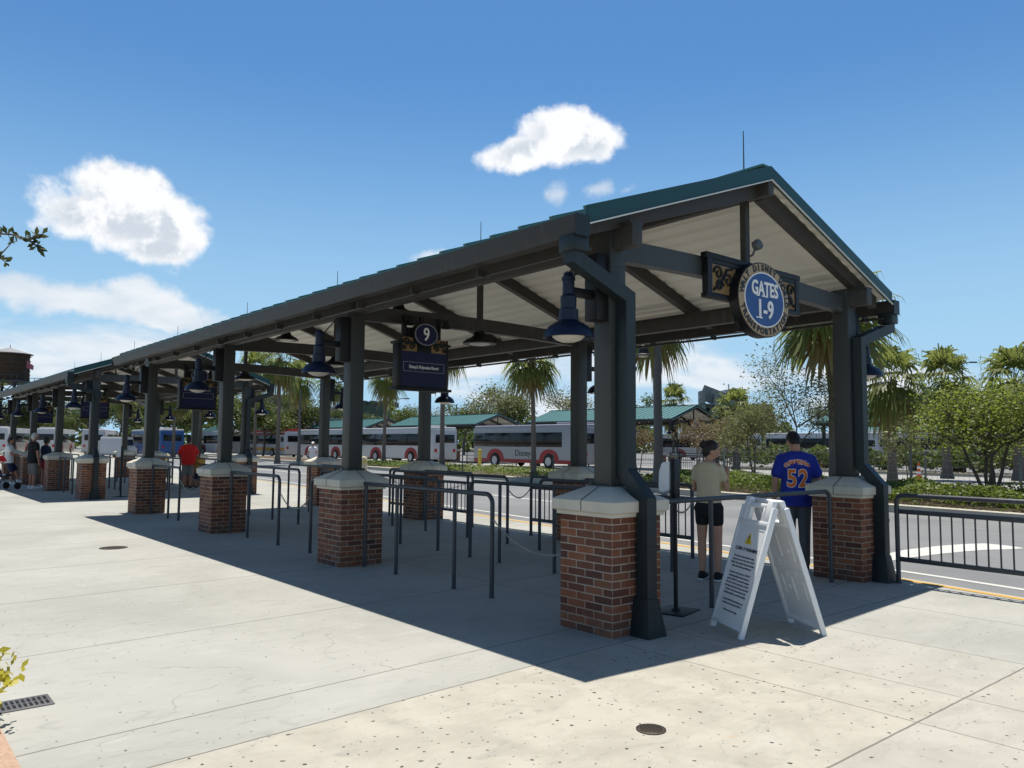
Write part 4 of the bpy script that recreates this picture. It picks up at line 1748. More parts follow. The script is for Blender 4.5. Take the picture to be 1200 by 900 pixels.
def make_tree(label, H, Rc, leafm, nleaf, lsize, seed, zlow=.3, trunks=1, spread=.5, clump=.28, group=None, name='tree', trunk_r=.07, depth=4, cat='tree', nbr=4):
    rnd = random.Random(seed)
    rng = np.random.default_rng(seed)
    t = thing(name, label, cat, (0, 0, 0), 0, group)
    b = MB()
    tips = []

    def grow(p, d, L, r, lev):
        n = 4
        pts = [p]
        q = p
        dd = d
        for i in range(n):
            dd = (dd + Vector((rnd.uniform(-1, 1), rnd.uniform(-1, 1), rnd.uniform(-.3, .7)))*.16).normalized()
            q = q + dd*L/n
            pts.append(q)
        b.tube(pts, [r*(1-.45*i/n) for i in range(n+1)], n=6 if lev > 1 else 9, cap=False)
        if lev >= 2:
            tips.extend(pts[2:])
        if lev >= depth:
            tips.append(q)
            return
        k = nbr if lev else nbr+1
        for i in range(k):
            a = 2*PI*(i+rnd.random()*.7)/k
            s = dd.orthogonal().normalized()
            s = Matrix.Rotation(a, 3, dd) @ s
            ang = rnd.uniform(.45, .95)
            nd = (dd*math.cos(ang) + s*math.sin(ang)*(.7+spread)).normalized()
            nd.z = nd.z*.8 + .12
            st = pts[rnd.choice((2, 3, 4))] if lev else pts[rnd.choice((3, 4))]
            grow(st, nd.normalized(), L*rnd.uniform(.52, .72), r*.52, lev+1)
    for k in range(trunks):
        a = 2*PI*k/max(1, trunks) + .4
        p = Vector((.09*math.cos(a), .09*math.sin(a), 0)) if trunks > 1 else Vector((0, 0, 0))
        d = Vector((.22*math.cos(a), .22*math.sin(a), 1)).normalized() if trunks > 1 else Vector((rnd.uniform(-.05, .05), rnd.uniform(-.05, .05), 1))
        grow(p, d, H*.42, trunk_r, 0)
    P_ = np.array([tuple(v) for v in tips])
    # fit the crown to the wanted height and radius
    sc = H/max(P_[:, 2].max(), .1)
    rr = np.percentile(np.hypot(P_[:, 0], P_[:, 1]), 92)
    sx = Rc/max(rr, .1)
    for v in b.bm.verts:
        k = min(1, max(0, v.co.z*sc/(H*.35)))
        v.co.x *= 1 + (sx-1)*k
        v.co.y *= 1 + (sx-1)*k
        v.co.z *= sc
    P_[:, 0] *= sx
    P_[:, 1] *= sx
    P_[:, 2] *= sc
    P_ = P_[P_[:, 2] > H*zlow]
    b.build('trunk', M['bark'], t)
    w = rng.random(len(P_))**1.6
    w /= w.sum()
    ids = rng.choice(len(P_), nleaf, p=w)
    pts = P_[ids] + rng.normal(size=(nleaf, 3))*np.array([clump, clump, clump*.7])
    me = leaf_mesh('crown', pts, lsize, .55, seed)
    link('crown', me, M[leafm], t)
    return t


def place(o, px, depth, label=None, sc=1.0, rz=0.0, z=0.0, pos=None):
    p = pos if pos is not None else spot(px, depth, z)
    o.location = p
    o.rotation_euler = (0, 0, rz)
    o.scale = (sc, sc, sc)
    if label:
        o['label'] = label
    return o


def zat(y, depth, px=600):
    hz = 522 + (px-600)*.008
    return CAM.z + (hz-y)/F_PX*depth


# palms (crown height from the photograph)
PALM = {}
PALM[0] = make_palm(1.0*5.2, 1.85, 11, 30, .15, '')
PALM[1] = make_palm(5.2, 1.75, 23, 27, .13, '')
PALM[2] = make_palm(3.6, 1.9, 37, 34, .20, '')
used = set()


def palm(kind, px, depth, ycrown, label, group='palms in the planted median', rz=0.0, k=1.0):
    base = PALM[kind]
    o = base if kind not in used else copy_tree(base)
    used.add(kind)
    H0 = 5.2 if kind < 2 else 3.6
    h = zat(ycrown, depth, px) - .0
    o['group'] = group
    place(o, px, depth, label, 1.0, rz, .0)
    s = h/H0
    o.scale = (k, k, s)
    return o


palm(0, 978, 25, 366, 'tall palm with a brown trunk just left of the last road side column', k=1.2)
palm(1, 771, 30.5, 372, 'palm with a slender bare trunk showing between the two end columns', rz=1.0, k=1.05)
palm(1, 626, 36, 424, 'palm seen whole between sign 9 and the second road side column', rz=2.2, k=.86)
palm(1, 519, 46, 402, 'palm whose trunk stands below the sign numbered 9', rz=3.0, k=1.05)
palm(1, 451, 54, 440, 'small palm between second near pier column and sign 9', rz=4.4, k=.9)
palm(2, 1044, 31, 452, 'stout palm with hanging fronds right of the last road side column', 'palms in the planted median', k=.78)
palm(2, 1108, 40, 452, 'bushy palm behind the bright green tree, nearer the lamp pole', 'palms beyond the busway', 1.3, .95)
palm(2, 1192, 38, 452, 'bushy palm at the right edge of the photo', 'palms beyond the busway', 2.6, 1.0)
palm(2, 862, 52, 483, 'low leafy palm left of the sparse tree, near the garage', 'palms beyond the busway', 4.0, .85)
palm(2, 790, 80, 476, 'far palm top showing above the teal roof', 'palms beyond the busway', 5.0, 1.0)
palm(0, 327, 58, 424, 'palm with a bare trunk in front of the red topped bus', 'palms beyond the road at left', .8, .95)
palm(1, 352, 64, 446, 'shorter palm beside the red topped bus', 'palms beyond the road at left', 1.8, .9)
palm(1, 300, 70, 436, 'palm behind the third near pier column', 'palms beyond the road at left', 2.8, 1.1)
palm(1, 150, 85, 470, 'far palm between the shelter behind and the nearest one', 'palms beyond the road at left', 3.5, 1.1)
palm(0, 205, 80, 470, 'far palm behind the sign numbered 8', 'palms beyond the road at left', 3.9, 1.1)
palm(1, 385, 76, 450, 'far palm behind the column left of sign 9', 'palms beyond the road at left', 5.1, 1.0)
palm(0, 236, 92, 462, 'far palm behind the man in the red shirt', 'palms beyond the road at left', 5.6, 1.2)

# trees in and beyond the median
GM = 'small trees planted in the median'
place(make_tree('sparse airy tree with thin grey branches behind the blue jersey man', 4.75, 1.7, 'leafC', 4200, .085, 5, .22, 1, .7, .24, GM, trunk_r=.05, depth=4), 930, 24.5)
place(make_tree('bright green multi stemmed tree behind the picket barrier', 3.5, 2.0, 'leafA', 9500, .105, 8, .14, 5, .8, .25, GM, trunk_r=.05, depth=3), 1158, 21.5)
place(make_tree('bright green tree cut off by the right edge of the photo', 3.4, 1.9, 'leafA', 9000, .105, 19, .14, 4, .8, .25, GM, trunk_r=.05, depth=3), 1262, 22)
place(make_tree('pale green loose tree left of the sparse tree', 3.9, 1.5, 'leafC', 5200, .10, 14, .18, 2, .7, .24, GM, trunk_r=.05, depth=3), 884, 33)
place(make_tree('thin young tree between the last column and the bright green tree', 2.6, .8, 'leafC', 900, .08, 31, .3, 1, .5, .18, GM, trunk_r=.03, depth=3), 1062, 27)
GF = 'trees beyond the far shelters'
tb = make_tree('', 7.5, 3.6, 'leafB', 9000, .28, 41, .25, 1, .8, .55, GF, trunk_r=.16, depth=3)
tc_ = make_tree('', 6.5, 2.6, 'leafC', 2300, .20, 43, .25, 1, .7, .40, GF, trunk_r=.10, depth=4)
lst = [(tb, 596, 92, 470, 'rounded tree above the far roof left of the slim palm'), (tc_, 572, 84, 462, 'loose tree left of the rounded tree above the far roof'), (tc_, 665, 80, 464, 'loose tree beside the second road side column'),
       (tb, 545, 120, 484, 'tree far behind sign 9'), (tc_, 505, 110, 486, 'pale tree behind the road side column below sign 9'), (tb, 735, 95, 478, 'tree top behind the far roof right of the big near column'),
       (tb, 480, 105, 488, 'tree behind the far roofs between the columns'), (tb, 415, 100, 492, 'tree in front of the garage stair tower'),
       (tb, 355, 95, 480, 'rounded green tree behind the red topped bus'), (tb, 310, 90, 478, 'dark green tree left of the red topped bus'), (tb, 270, 95, 472, 'green tree behind the third near column'),
       (tb, 238, 105, 466, 'green tree left of the third near column'), (tb, 205, 110, 462, 'green tree behind the sign numbered 8'), (tb, 172, 110, 466, 'green tree behind the fourth near column'), (tb, 140, 115, 470, 'green tree right of the sign numbered 7'),
       (tb, 108, 120, 476, 'green tree behind the sign numbered 7'), (tb, 75, 125, 480, 'green tree behind the shelter at left'), (tb, 40, 125, 478, 'green tree below the water tower'), (tb, 5, 125, 480, 'green tree at the left edge below the water tower'),
       (tb, 1150, 100, 474, 'tree far behind the bright green tree'), (tc_, 960, 88, 478, 'loose tree far behind the blue jersey man'), (tb, 880, 130, 484, 'tree at the foot of the garage at right')]
seen = set()
for i, (bt_, px, dp, yt, lab) in enumerate(lst):
    o = bt_ if id(bt_) not in seen else copy_tree(bt_)
    seen.add(id(bt_))
    h = zat(yt, dp, px) + 1.2
    s = h/(7.5 if bt_ is tb else 6.5)
    place(o, px, dp, lab, s, i*1.7, RZ)
GR = 'small reddish trees by the far shelters'
tr = make_tree('reddish brown small tree under the far gable', 3.4, 1.4, 'leafR', 2600, .12, 51, .25, 2, .6, .26, GR, trunk_r=.05, depth=3)
place(tr, 818, 47, z=RZ)
o = copy_tree(tr)
place(o, 748, 50, 'brownish small tree right of the big near column', .9, 2.0, RZ)
o = copy_tree(tr)
place(o, 850, 44, 'brownish small tree left of the woman in the cream top', 1.0, 3.0, RZ)

# ground cover in the median (uncountable) and the tall hedge beyond the busway


def cover(y0, y1, per_m2, h, size, x0, x1, seed, f=lambda y: 0.0):
    rng = np.random.default_rng(seed)
    n = int((y1-y0)*(x1-x0)*per_m2)
    y = rng.uniform(y0, y1, n)
    u = rng.uniform(0, 1, n)
    x = x0 + (x1-x0)*u + np.array([f(v) for v in y])
    lump = .72 + .28*np.sin(x*2.3+1.1*np.sin(y*1.7))*np.sin(y*2.1+.7*x)
    edge_ = np.minimum(1, np.minimum(u, 1-u)*(x1-x0)/.14)**.5
    top = h*lump*edge_
    z = .05 + top*(1-.75*rng.random(n)**2.0)
    return np.stack([x, y, z], 1)


pts = np.concatenate([cover(-14, 15, 460, .62, .10, .44, 4.7, 3, lambda y: x_med(y)), cover(15, 46, 120, .40, .12, .4, 4.4, 4, lambda y: x_med(y))])
o = link('ground_cover', leaf_mesh('ground_cover', pts, .105, .6, 9), M['shrub'])
tag(o, 'low green ground cover filling the planted median', 'ground cover', kind='stuff')
pts = cover(-30, 31, 130, 1.7, .2, 45.2, 49.2, 6)
o = link('hedge', leaf_mesh('hedge', pts, .26, .6, 12), M['leafB'])
tag(o, 'tall dark green hedge beyond the busway', 'hedge', kind='stuff')

# foreground tree whose twig reaches in at the left edge, and yellow leaved shrub in the bed
ft = make_tree('leafy oak branch reaching into the sky at the left edge', 5.6, 1.9, 'leafD', 5200, .085, 61, .45, 1, .7, .20, None, trunk_r=.09, depth=4)
ft.location = (-6.9, 2.6, 0)
ft.rotation_euler = (0, 0, 1.1)
rnd = random.Random(5)


def twig(pts, nl, seed, ls=.068):
    rnd = random.Random(seed)
    b = MB()
    b.tube(pts, [.010-.007*i/(len(pts)-1) for i in range(len(pts))], n=6)
    b.build('twig', M['bark'], ft_root)
    b = MB()
    for c in range(nl):
        q = .25+.75*(c/(nl-1))
        i = min(len(pts)-2, int(q*(len(pts)-1)))
        p = Vector(pts[i]).lerp(Vector(pts[i+1]), q*(len(pts)-1)-i)
        for k in range(rnd.randint(4, 7)):
            d = Vector((rnd.uniform(-1, 1), rnd.uniform(-1, 1), rnd.uniform(-.9, 1))).normalized()
            s = d.cross(Vector((rnd.uniform(-1, 1), rnd.uniform(-1, 1), rnd.uniform(-1, 1)))).normalized()
            l_ = ls*rnd.uniform(.7, 1.2)
            w_ = l_*.21
            b.quad(p, p+d*l_*.55+s*w_, p+d*l_, p+d*l_*.55-s*w_)
    b.build('twig_leaves', M['leafD'], ft_root, fix=False, sharp=False)


ft_root = ft
ft_inv = (Matrix.Translation(ft.location) @ Matrix.Rotation(1.1, 4, 'Z')).inverted()


def wp(px, py, depth):
    d = dir_px(px, py)
    return ft_inv @ (CAM + d*(depth/d.dot(fw)))


twig([wp(-160, 300, 5.6), wp(-60, 288, 5.4), wp(-10, 273, 5.3), wp(15, 275, 5.2), wp(32, 280, 5.2), wp(50, 274, 5.2)], 11, 3)
twig([wp(32, 280, 5.2), wp(40, 286, 5.2), wp(45, 291, 5.2)], 4, 4)
twig([wp(-60, 288, 5.4), wp(-20, 300, 5.4), wp(2, 297, 5.4), wp(14, 284, 5.4)], 3, 6, .03)
twig([wp(-60, 288, 5.4), wp(-16, 300, 5.4), wp(0, 302, 5.4), wp(6, 307, 5.4)], 4, 7)
twig([wp(-160, 300, 5.6), wp(-90, 420, 5.5), wp(-20, 452, 5.4), wp(4, 452, 5.4)], 5, 8)
sh = thing('croton_shrub', 'yellow leaved shrub at the bottom left edge in the mulch bed', 'shrub', (-4.20, .86, 0))
rng = np.random.default_rng(4)
b = MB()
for k in range(9):
    a = k*2.4
    b.tube([(.02*math.cos(a), .02*math.sin(a), 0), (.10*math.cos(a), .10*math.sin(a), .15), (.16*math.cos(a), .16*math.sin(a), .30)], [.007, .006, .004], n=5)
b.build('stems', M['bark'], sh)
pp = rng.normal(size=(330, 3))*np.array([.10, .10, .08]) + np.array([.03, 0, .25])
link('leaves', leaf_mesh('leaves', pp, .075, .5, 8), M['croton'], sh)

# ------------------------------------------------------------------ far shelters
FS = 'teal roofed shelters across the busway'
sk = ('lightning_rod', 'conduit', 'joint')
for (x, y, lab) in ((36.4, 28.0, 'far shelter with its gable end showing left of the woman'), (37.2, 50.0, 'far shelter behind the red and white bus'), (37.8, 70.0, 'far shelter whose gable shows behind the road side column under sign 9'),
                    (38.4, 92.0, 'furthest teal roof behind the long white bus'), (49.6, 11.0, 'far shelter behind the stout palm at right'), (86.0, 26.0, 'lower looking far shelter behind the right hand buses'),
                    (39.0, 112.0, 'teal roof far off behind the red topped bus')):
    dup(S1, (x, y, RZ), 0, lab, FS, sk)
for i, (y, num) in enumerate(((28, ''), (50, ''))):
    pass
o = copy_tree(gs, None, ('scrollwork', 'gold_panel', 'face_lettering', 'rim_lettering'))
o.location = (36.4+RX, 28.24, 3.05+RZ)
o['label'] = 'small round sign under the gable of the far shelter'
for k in range(NC):
    for (x, y, nm) in ((36.4, 28.0, 'far shelter with the round sign'),):
        dup(wl, (x+CX[0]-.10, y+CY[k], ZL+RZ), 0, 'tiny lamp on the %s column of the %s' % (ORD[k], nm), 'lamps on the far shelter')

# ------------------------------------------------------------------ buses
BL, BW, BH = 12.0, 2.55, 3.08


def make_bus(label, top='busgrey', body='bussilver', low='busred', arch=True, word=True, band=None, end=None):
    t = thing('bus', label, 'bus', (0, 0, 0), 0, 'buses standing beyond the median')
    h = BW/2
    b = MB()
    b.bb(-h, h, -BL/2, BL/2, .34, 2.93, bevel=.14)
    b.build('body', M[body], t)
    b = MB()
    b.bb(-h+.04, h-.04, -BL/2+.06, BL/2-.06, 2.78, BH, bevel=.10)
    b.bb(-.7, .7, -BL/2+.8, -BL/2+3.2, BH-.02, BH+.16, bevel=.06)
    b.build('roof', M[top], t)
    for s in (-1, 1):
        b = MB()
        b.bb(s*h-.004*s, s*(h+.008), -BL/2+2.0, BL/2-.12, 1.50, 2.52, bevel=.003)
        wb = b.build('window_band', M['glass'], t)
        b = MB()
        for i in range(7):
            y = -BL/2+2.0 + 1.4*(i+1)
            if y < BL/2-.4:
                b.bb(s*(h+.0082), s*(h+.012), y-.03, y+.03, 1.50, 2.52)
        b.build('pillars', M['black'], wb)
        if low:
            b = MB()
            b.bb(s*h-.003*s, s*(h+.010), -BL/2+.15, BL/2-.15, .36, .60, bevel=.003)
            b.build('skirt', M[low], t)
        if band:
            b = MB()
            b.bb(s*h-.003*s, s*(h+.009), -BL/2+.15, BL/2-.15, .75, 1.12, bevel=.003)
            b.build('stripe', M[band], t)
        for y in (BL/2-2.75, -BL/2+3.3):
            if arch:
                pts = [(y+1.02*math.cos(a), .36+.98*math.sin(a)**.7) for a in [PI*i/14 for i in range(15)]]
                b = MB()
                b.extrude_profile(pts, lambda u, v, q: (q, u, v), s*(h+.001), s*(h+.014))
                b.build('arch_panel', M['busred'], t)
            pts = [(y+.62*math.cos(a), .36+.70*max(0, math.sin(a))) for a in [PI*i/12 for i in range(13)]]
            b = MB()
            b.extrude_profile(pts, lambda u, v, q: (q, u, v), s*(h+.010), s*(h+.019))
            b.build('wheel_well', M['black'], t)
            b = MB()
            b.lathe([(.40, -.02), (.50, .0), (.50, .05), (.40, .07)], (s*(h+.0), y, .50), n=22, rot=Matrix.Rotation(s*PI/2, 3, 'Y'))
            wh = b.build('wheel', M['tyre'], t)
            b = MB()
            b.lathe([(.30, .06), (.30, .085), (.22, .07), (.10, .09), (.02, .09)], (s*h, y, .50), n=18, rot=Matrix.Rotation(s*PI/2, 3, 'Y'))
            b.build('rim', M['rim'], wh)
    b = MB()
    b.bb(-h+.12, h-.12, BL/2-.002, BL/2+.010, 1.15, 2.62, bevel=.004)
    b.build('windshield', M['glass'], t)
    b = MB()
    b.bb(-h+.3, h-.3, -BL/2-.010, -BL/2+.002, 1.75, 2.45, bevel=.004)
    b.build('rear_panel', M['glass'] if not end else M[end], t)
    for s in (-1, 1):
        b = MB()
        b.bb(s*.95-.12, s*.95+.12, -BL/2-.012, -BL/2+.002, .95, 1.25, bevel=.004)
        b.build('tail_light', M['redlamp'], t)
        b = MB()
        b.bb(s*.95-.14, s*.95+.14, BL/2-.002, BL/2+.014, .72, .90, bevel=.004)
        b.build('headlight', M['diffuser'], t)
        b = MB()
        b.bb(s*h, s*(h+.010), -BL/2+.35, -BL/2+1.15, 1.75, 2.35, bevel=.003)
        b.build('rear_window', M['glass'], t)
    if word:
        b = MB()
        me = text_mesh('Disney', .62, .004, .004)
        mt_ = Matrix.Translation((-h-.006, .1, 1.03)) @ Matrix(((0, 0, -1, 0), (-1, 0, 0, 0), (0, 1, 0, 0), (0, 0, 0, 1))) @ Matrix.Shear('XY', 4, (.0, .0)) 
        add_mesh(b, me, mt_)
        b.build('lettering', M['darksteel'], t)
    return t


b1 = make_bus('silver and red bus behind the slim palm, dark windows and grey roof')
b1.location = (33.8, 38.6, RZ)
b2 = make_bus('white bus with red wheel arches behind sign 9', 'buswhite', 'buswhite', None, True, False)
b2.location = (33.8, 56.2, RZ)
o = dup(b2, (33.8, 70.0, RZ), 0, 'white bus partly behind the second near column')
b3 = make_bus('bus with a red top and orange lower stripe, white middle', 'busred', 'buswhite', None, False, False, 'busorange')
b3.location = (33.2, 84.0, RZ)
b = MB()
for s in (-1, 1):
    b.bb(s*BW/2-.003*s, s*(BW/2+.0075), -BL/2+.16, BL/2-.16, 2.54, 2.78, bevel=.003)
b.build('cornice', M['busred'], b3)
o = dup(b2, (32.6, 99.0, RZ), 0, 'white bus left of the red topped bus')
b4 = make_bus('bus painted blue all over behind the man in the red shirt', 'buswhite', 'busblue', None, False, False)
p = spot(185, 92)
b4.location = (p.x, p.y, RZ)
for (px, dp, lab) in ((120, 100, 'white bus behind the sign numbered 7'), (66, 96, 'white bus behind the black shirted man'), (12, 92, 'white bus at the left edge behind the shelter')):
    p = spot(px, dp)
    dup(b2, (p.x, p.y, RZ), R(-20), lab)
for (y, lab) in ((50, 'bus with a white roof left of the sparse tree, behind the hedge'), (36, 'bus with a white roof behind the sparse tree and hedge'), (22.5, 'bus with a white roof behind the bright green tree'), (9, 'bus with a white roof at the right edge behind the trees')):
    dup(b2, (70.5, y, RZ), 0, lab)

vn = thing('van', 'pale van between the shelter behind and the blue bus', 'van', tuple(spot(142, 78, RZ)), R(-30))
b = MB()
b.extrude_profile([(-2.6, .35), (2.6, .35), (2.65, 1.0), (1.8, 1.15), (1.1, 1.95), (.9, 2.1), (-2.5, 2.1), (-2.65, 1.8)], lambda u, v, q: (q, u, v), -.95, .95)
b.build('body', M['buswhite'], vn)
for s in (-1, 1):
    b = MB()
    b.extrude_profile([(-2.3, 1.25), (1.5, 1.25), (1.0, 1.85), (-2.3, 1.85)], lambda u, v, q: (q, u, v), s*.95, s*.962)
    b.build('side_window', M['glass'], vn)
    for y in (1.65, -1.65):
        b = MB()
        b.lathe([(.25, -.02), (.34, 0), (.34, .05), (.2, .06)], (s*.93, y, .34), n=18, rot=Matrix.Rotation(s*PI/2, 3, 'Y'))
        b.build('wheel', M['tyre'], vn)

# ------------------------------------------------------------------ wire fence behind the ground cover
wf = thing('wire_fence', 'wire mesh fence on grey posts behind the median planting', 'fence', (0, 0, 0))
fy = [-13+2.75*i for i in range(14)]


def fxp(y):
    return x_med(y) + 5.35


for y in fy:
    b = MB()
    b.tube([(fxp(y), y, RZ), (fxp(y), y, 1.42)], .034, n=8)
    b.lathe([(.04, 1.42), (.03, 1.46), (.01, 1.47)], (fxp(y), y, 0), n=8)
    b.build('post', M['galv'], wf)
b = MB()
for z in (.08, .30, .52, .74, .96, 1.16, 1.36):
    b.tube([(fxp(fy[0]), fy[0], z), (fxp(fy[-1]), fy[-1], z)], .0085 if z < 1.3 else .016, n=4)
yy = fy[0]
while yy < fy[-1]:
    b.tube([(fxp(yy), yy, .08), (fxp(yy), yy, 1.36)], .0042, n=3, cap=False)
    yy += .16
b.build('wire_mesh', M['galv'], wf, fix=False)

for (x, y0, y1, lab) in ((35.6, 43.0, 49.5, 'dark picket railing by the far shelters, right of sign 9'), (35.4, 22.5, 27.6, 'dark picket railing beyond the woman in the cream top')):
    t = thing('railing', lab, 'railing', (x, y0, RZ), 0, 'dark railings across the busway')
    L = y1-y0
    b = MB()
    for z in (.12, 1.05, 1.2):
        b.bb(-.025, .025, 0, L, z-.025, z+.025)
    b.build('rails', M['darksteel'], t)
    n = int(L/1.9)
    for i in range(n+1):
        b = MB()
        b.bb(-.035, .035, L*i/n-.035, L*i/n+.035, 0, 1.25)
        b.build('post', M['darksteel'], t)
    b = MB()
    for i in range(int(L/.14)):
        b.bb(-.01, .01, i*.14-.01, i*.14+.01, .12, 1.05)
    b.build('pickets', M['darksteel'], t)

# traffic cone, bollards, far lamp poles
cn = thing('traffic_cone', 'orange traffic cone with white collars behind the wire fence', 'traffic cone', tuple(spot(1075, 36, RZ)))
b = MB()
b.bb(-.2, .2, -.2, .2, 0, .035, bevel=.01)
b.lathe([(.155, .035), (.02, .98), (.01, .99)], n=18)
b.build('body', M['cone'], cn)
for z in (.45, .70):
    b = MB()
    r0 = .155-.135*(z-.035)/.945
    b.lathe([(r0+.004, z), (r0-.014, z+.12)], n=18)
    b.build('collar', M['white'], cn)


def bollard(px, dp, lab, m_, h=1.15, r=.11):
    t = thing('bollard', lab, 'bollard', tuple(spot(px, dp, RZ)), 0, 'painted bollards beyond the road')
    b = MB()
    b.lathe([(r, 0), (r, h-.08), (r*.8, h-.02), (r*.3, h)], n=16)
    b.build('post', M[m_], t)
    b = MB()
    b.lathe([(r*1.02, h*.80), (r*1.02, h*.86)], n=16)
    b.build('band', M['bollardy'], t)


bollard(563, 58, 'slim yellow bollard between the white bus and the silver bus', 'bollardy', 1.3, .13)
bollard(428, 30, 'cream bollard right of the second near column', 'bollard', 1.15, .13)
bollard(197, 34, 'cream bollard left of the man in the red shirt', 'bollard', 1.15, .14)


def far_pole(px, dp, ytop, lab, arm=1.2, side=1, r=.07, name='lamp_pole'):
    H = zat(ytop, dp, px)
    t = thing(name, lab, 'lamp pole', tuple(spot(px, dp, RZ)), YAW, 'tall lamp poles in the distance')
    b = MB()
    b.tube([(0, 0, 0), (0, 0, H)], [r*1.3, r*.8], n=8)
    if arm:
        b.tube([(0, 0, H-.1), (side*arm, 0, H+.02)], r*.6, n=6)
    b.build('pole', M['pole'], t)
    if arm:
        b = MB()
        b.bb(side*arm-.1 if side > 0 else side*arm-.6, side*arm+.6 if side > 0 else side*arm+.1, -.15, .15, H-.06, H+.08, bevel=.02)
        b.build('lamp_head', M['pole'], t)


far_pole(574, 110, 459, 'lamp pole above the far roof left of the slim palm', 2.2, 1, .10)
far_pole(535, 130, 474, 'faint lamp pole behind sign 9', -2.0, 1, .10)
far_pole(456, 100, 467, 'lamp pole left of sign 9 below the small palm', 2.0, 1, .10)
far_pole(1130, 80, 424, 'lamp pole above the bright green tree', .9, 1, .09)
far_pole(833, 140, 457, 'thin pole above the far gable', 0, 1, .09)
far_pole(1066, 41, 450, 'dark slim pole left of the bushy palm', 0, 1, .06)
far_pole(352, 56, 455, 'dark slim pole in front of the red topped bus', .0, 1, .06)
far_pole(543, 40, 512, 'thin post in front of the far picket railing', 0, 1, .03)
far_pole(649, 40, 530, 'thin post in front of the silver bus', 0, 1, .045)
# bell lamp on a street lamp pole behind the slender palm
st = thing('street_lamp', 'dark bell street lamp on a tapered pole between the two end columns', 'street lamp', tuple(spot(771.5, 28, RZ)), YAW)
b = MB()
b.tube([(0, 0, 0), (0, 0, .12), (0, 0, .5), (0, 0, 1.2), (0, 0, 5.5)], [.30, .29, .21, .165, .115], n=14)
b.build('pole', M['lamppost'], st)
b = MB()
b.tube([(0, 0, 5.38), (-.16, 0, 5.50), (-.42, 0, 5.50), (-.515, 0, 5.38)], .03, n=7)
b.build('arm', M['lamppost'], st)
b = MB()
b.lathe([(.31, 4.86), (.30, 4.89), (.20, 4.94), (.18, 5.08), (.14, 5.20), (.08, 5.25), (.07, 5.33), (.03, 5.40)], (-.515, 0, 0), n=20)
shd = b.build('shade', M['black'], st)
b = MB()
b.lathe([(.03, 4.80), (.17, 4.83), (.19, 4.88)], (-.515, 0, 0), n=18)
b.build('diffuser', M['diffuser'], shd)

# ------------------------------------------------------------------ water tower with flag
WT = spot(8, 120, RZ)
wt = thing('water_tower', 'dark wooden water tower on braced legs at the left edge', 'water tower', tuple(WT), YAW)
zt = zat(415, 120, 8)
zb = zat(447, 120, 8)
r_ = 2.75
b = MB()
b.lathe([(r_*1.02, zb), (r_*.97, zt)], n=36)
for z in np.linspace(zb+.3, zt-.3, 6):
    b.lathe([(r_*1.035, z-.04), (r_*1.035, z+.04)], n=36)
b.build('tank', M['wood'], wt)
b = MB()
b.lathe([(r_*1.14, zt-.02), (r_*1.14, zt+.08), (.06, zat(407, 120, 8)), (.05, zat(406, 120, 8)+.3)], n=36)
b.build('roof', M['tankroof'], wt)
b = MB()
b.bb(-r_*1.3, r_*1.3, -r_*1.3, r_*1.3, zb-.35, zb-.01)
for s in (-1, 1):
    b.bb(-r_*1.3, r_*1.5, s*r_*1.3-.03, s*r_*1.3+.03, zb+.75, zb+.83)
    for i in range(9):
        x = -r_*1.3 + r_*2.6*i/8
        b.bb(x-.03, x+.03, s*r_*1.3-.03, s*r_*1.3+.03, zb, zb+.8)
b.build('platform', M['darksteel'], wt)
for sx in (-1, 1):
    for sy in (-1, 1):
        b = MB()
        b.bar((sx*r_*1.25, sy*r_*1.25, 0), (sx*r_*.95, sy*r_*.95, zb-.3), .4, .4)
        b.build('leg', M['darksteel'], wt)
b = MB()
for s in (-1, 1):
    for z0, z1 in ((.5, zb*.5), (zb*.5, zb-.4)):
        b.bar((-r_*1.1, s*r_*1.1, z0), (r_*1.1, s*r_*1.1, z1), .12, .12)
        b.bar((r_*1.1, s*r_*1.12, z0), (-r_*1.1, s*r_*1.12, z1), .12, .12)
        b.bar((s*r_*1.1, -r_*1.1, z0), (s*r_*1.1, r_*1.1, z1), .12, .12)
        b.bar((s*r_*1.12, r_*1.1, z0), (s*r_*1.12, -r_*1.1, z1), .12, .12)
b.build('bracing', M['darksteel'], wt)
fl2 = thing('flag', 'drooping dark red flag on a short pole beside the water tower tank', 'flag', tuple(spot(28, 119, zb)), YAW)
b = MB()
b.tube([(0, 0, 0), (0, 0, 3.1)], .05, n=6)
b.build('pole', M['darksteel'], fl2)
b = MB()
for i in range(8):
    x0, x1 = .05+i*.13, .05+(i+1)*.13
    w0, w1 = .10*math.sin(i*1.1), .10*math.sin((i+1)*1.1)
    b.quad((x0, w0, 1.9-.04*i), (x1, w1, 1.86-.04*i), (x1, w1, 2.95-.10*i), (x0, w0, 3.05-.10*i))
bmesh.ops.remove_doubles(b.bm, verts=b.bm.verts[:], dist=.02)
bmesh.ops.solidify(b.bm, geom=b.bm.faces[:], thickness=.02)
b.build('cloth', M['flagcloth'], fl2)

# ------------------------------------------------------------------ far buildings


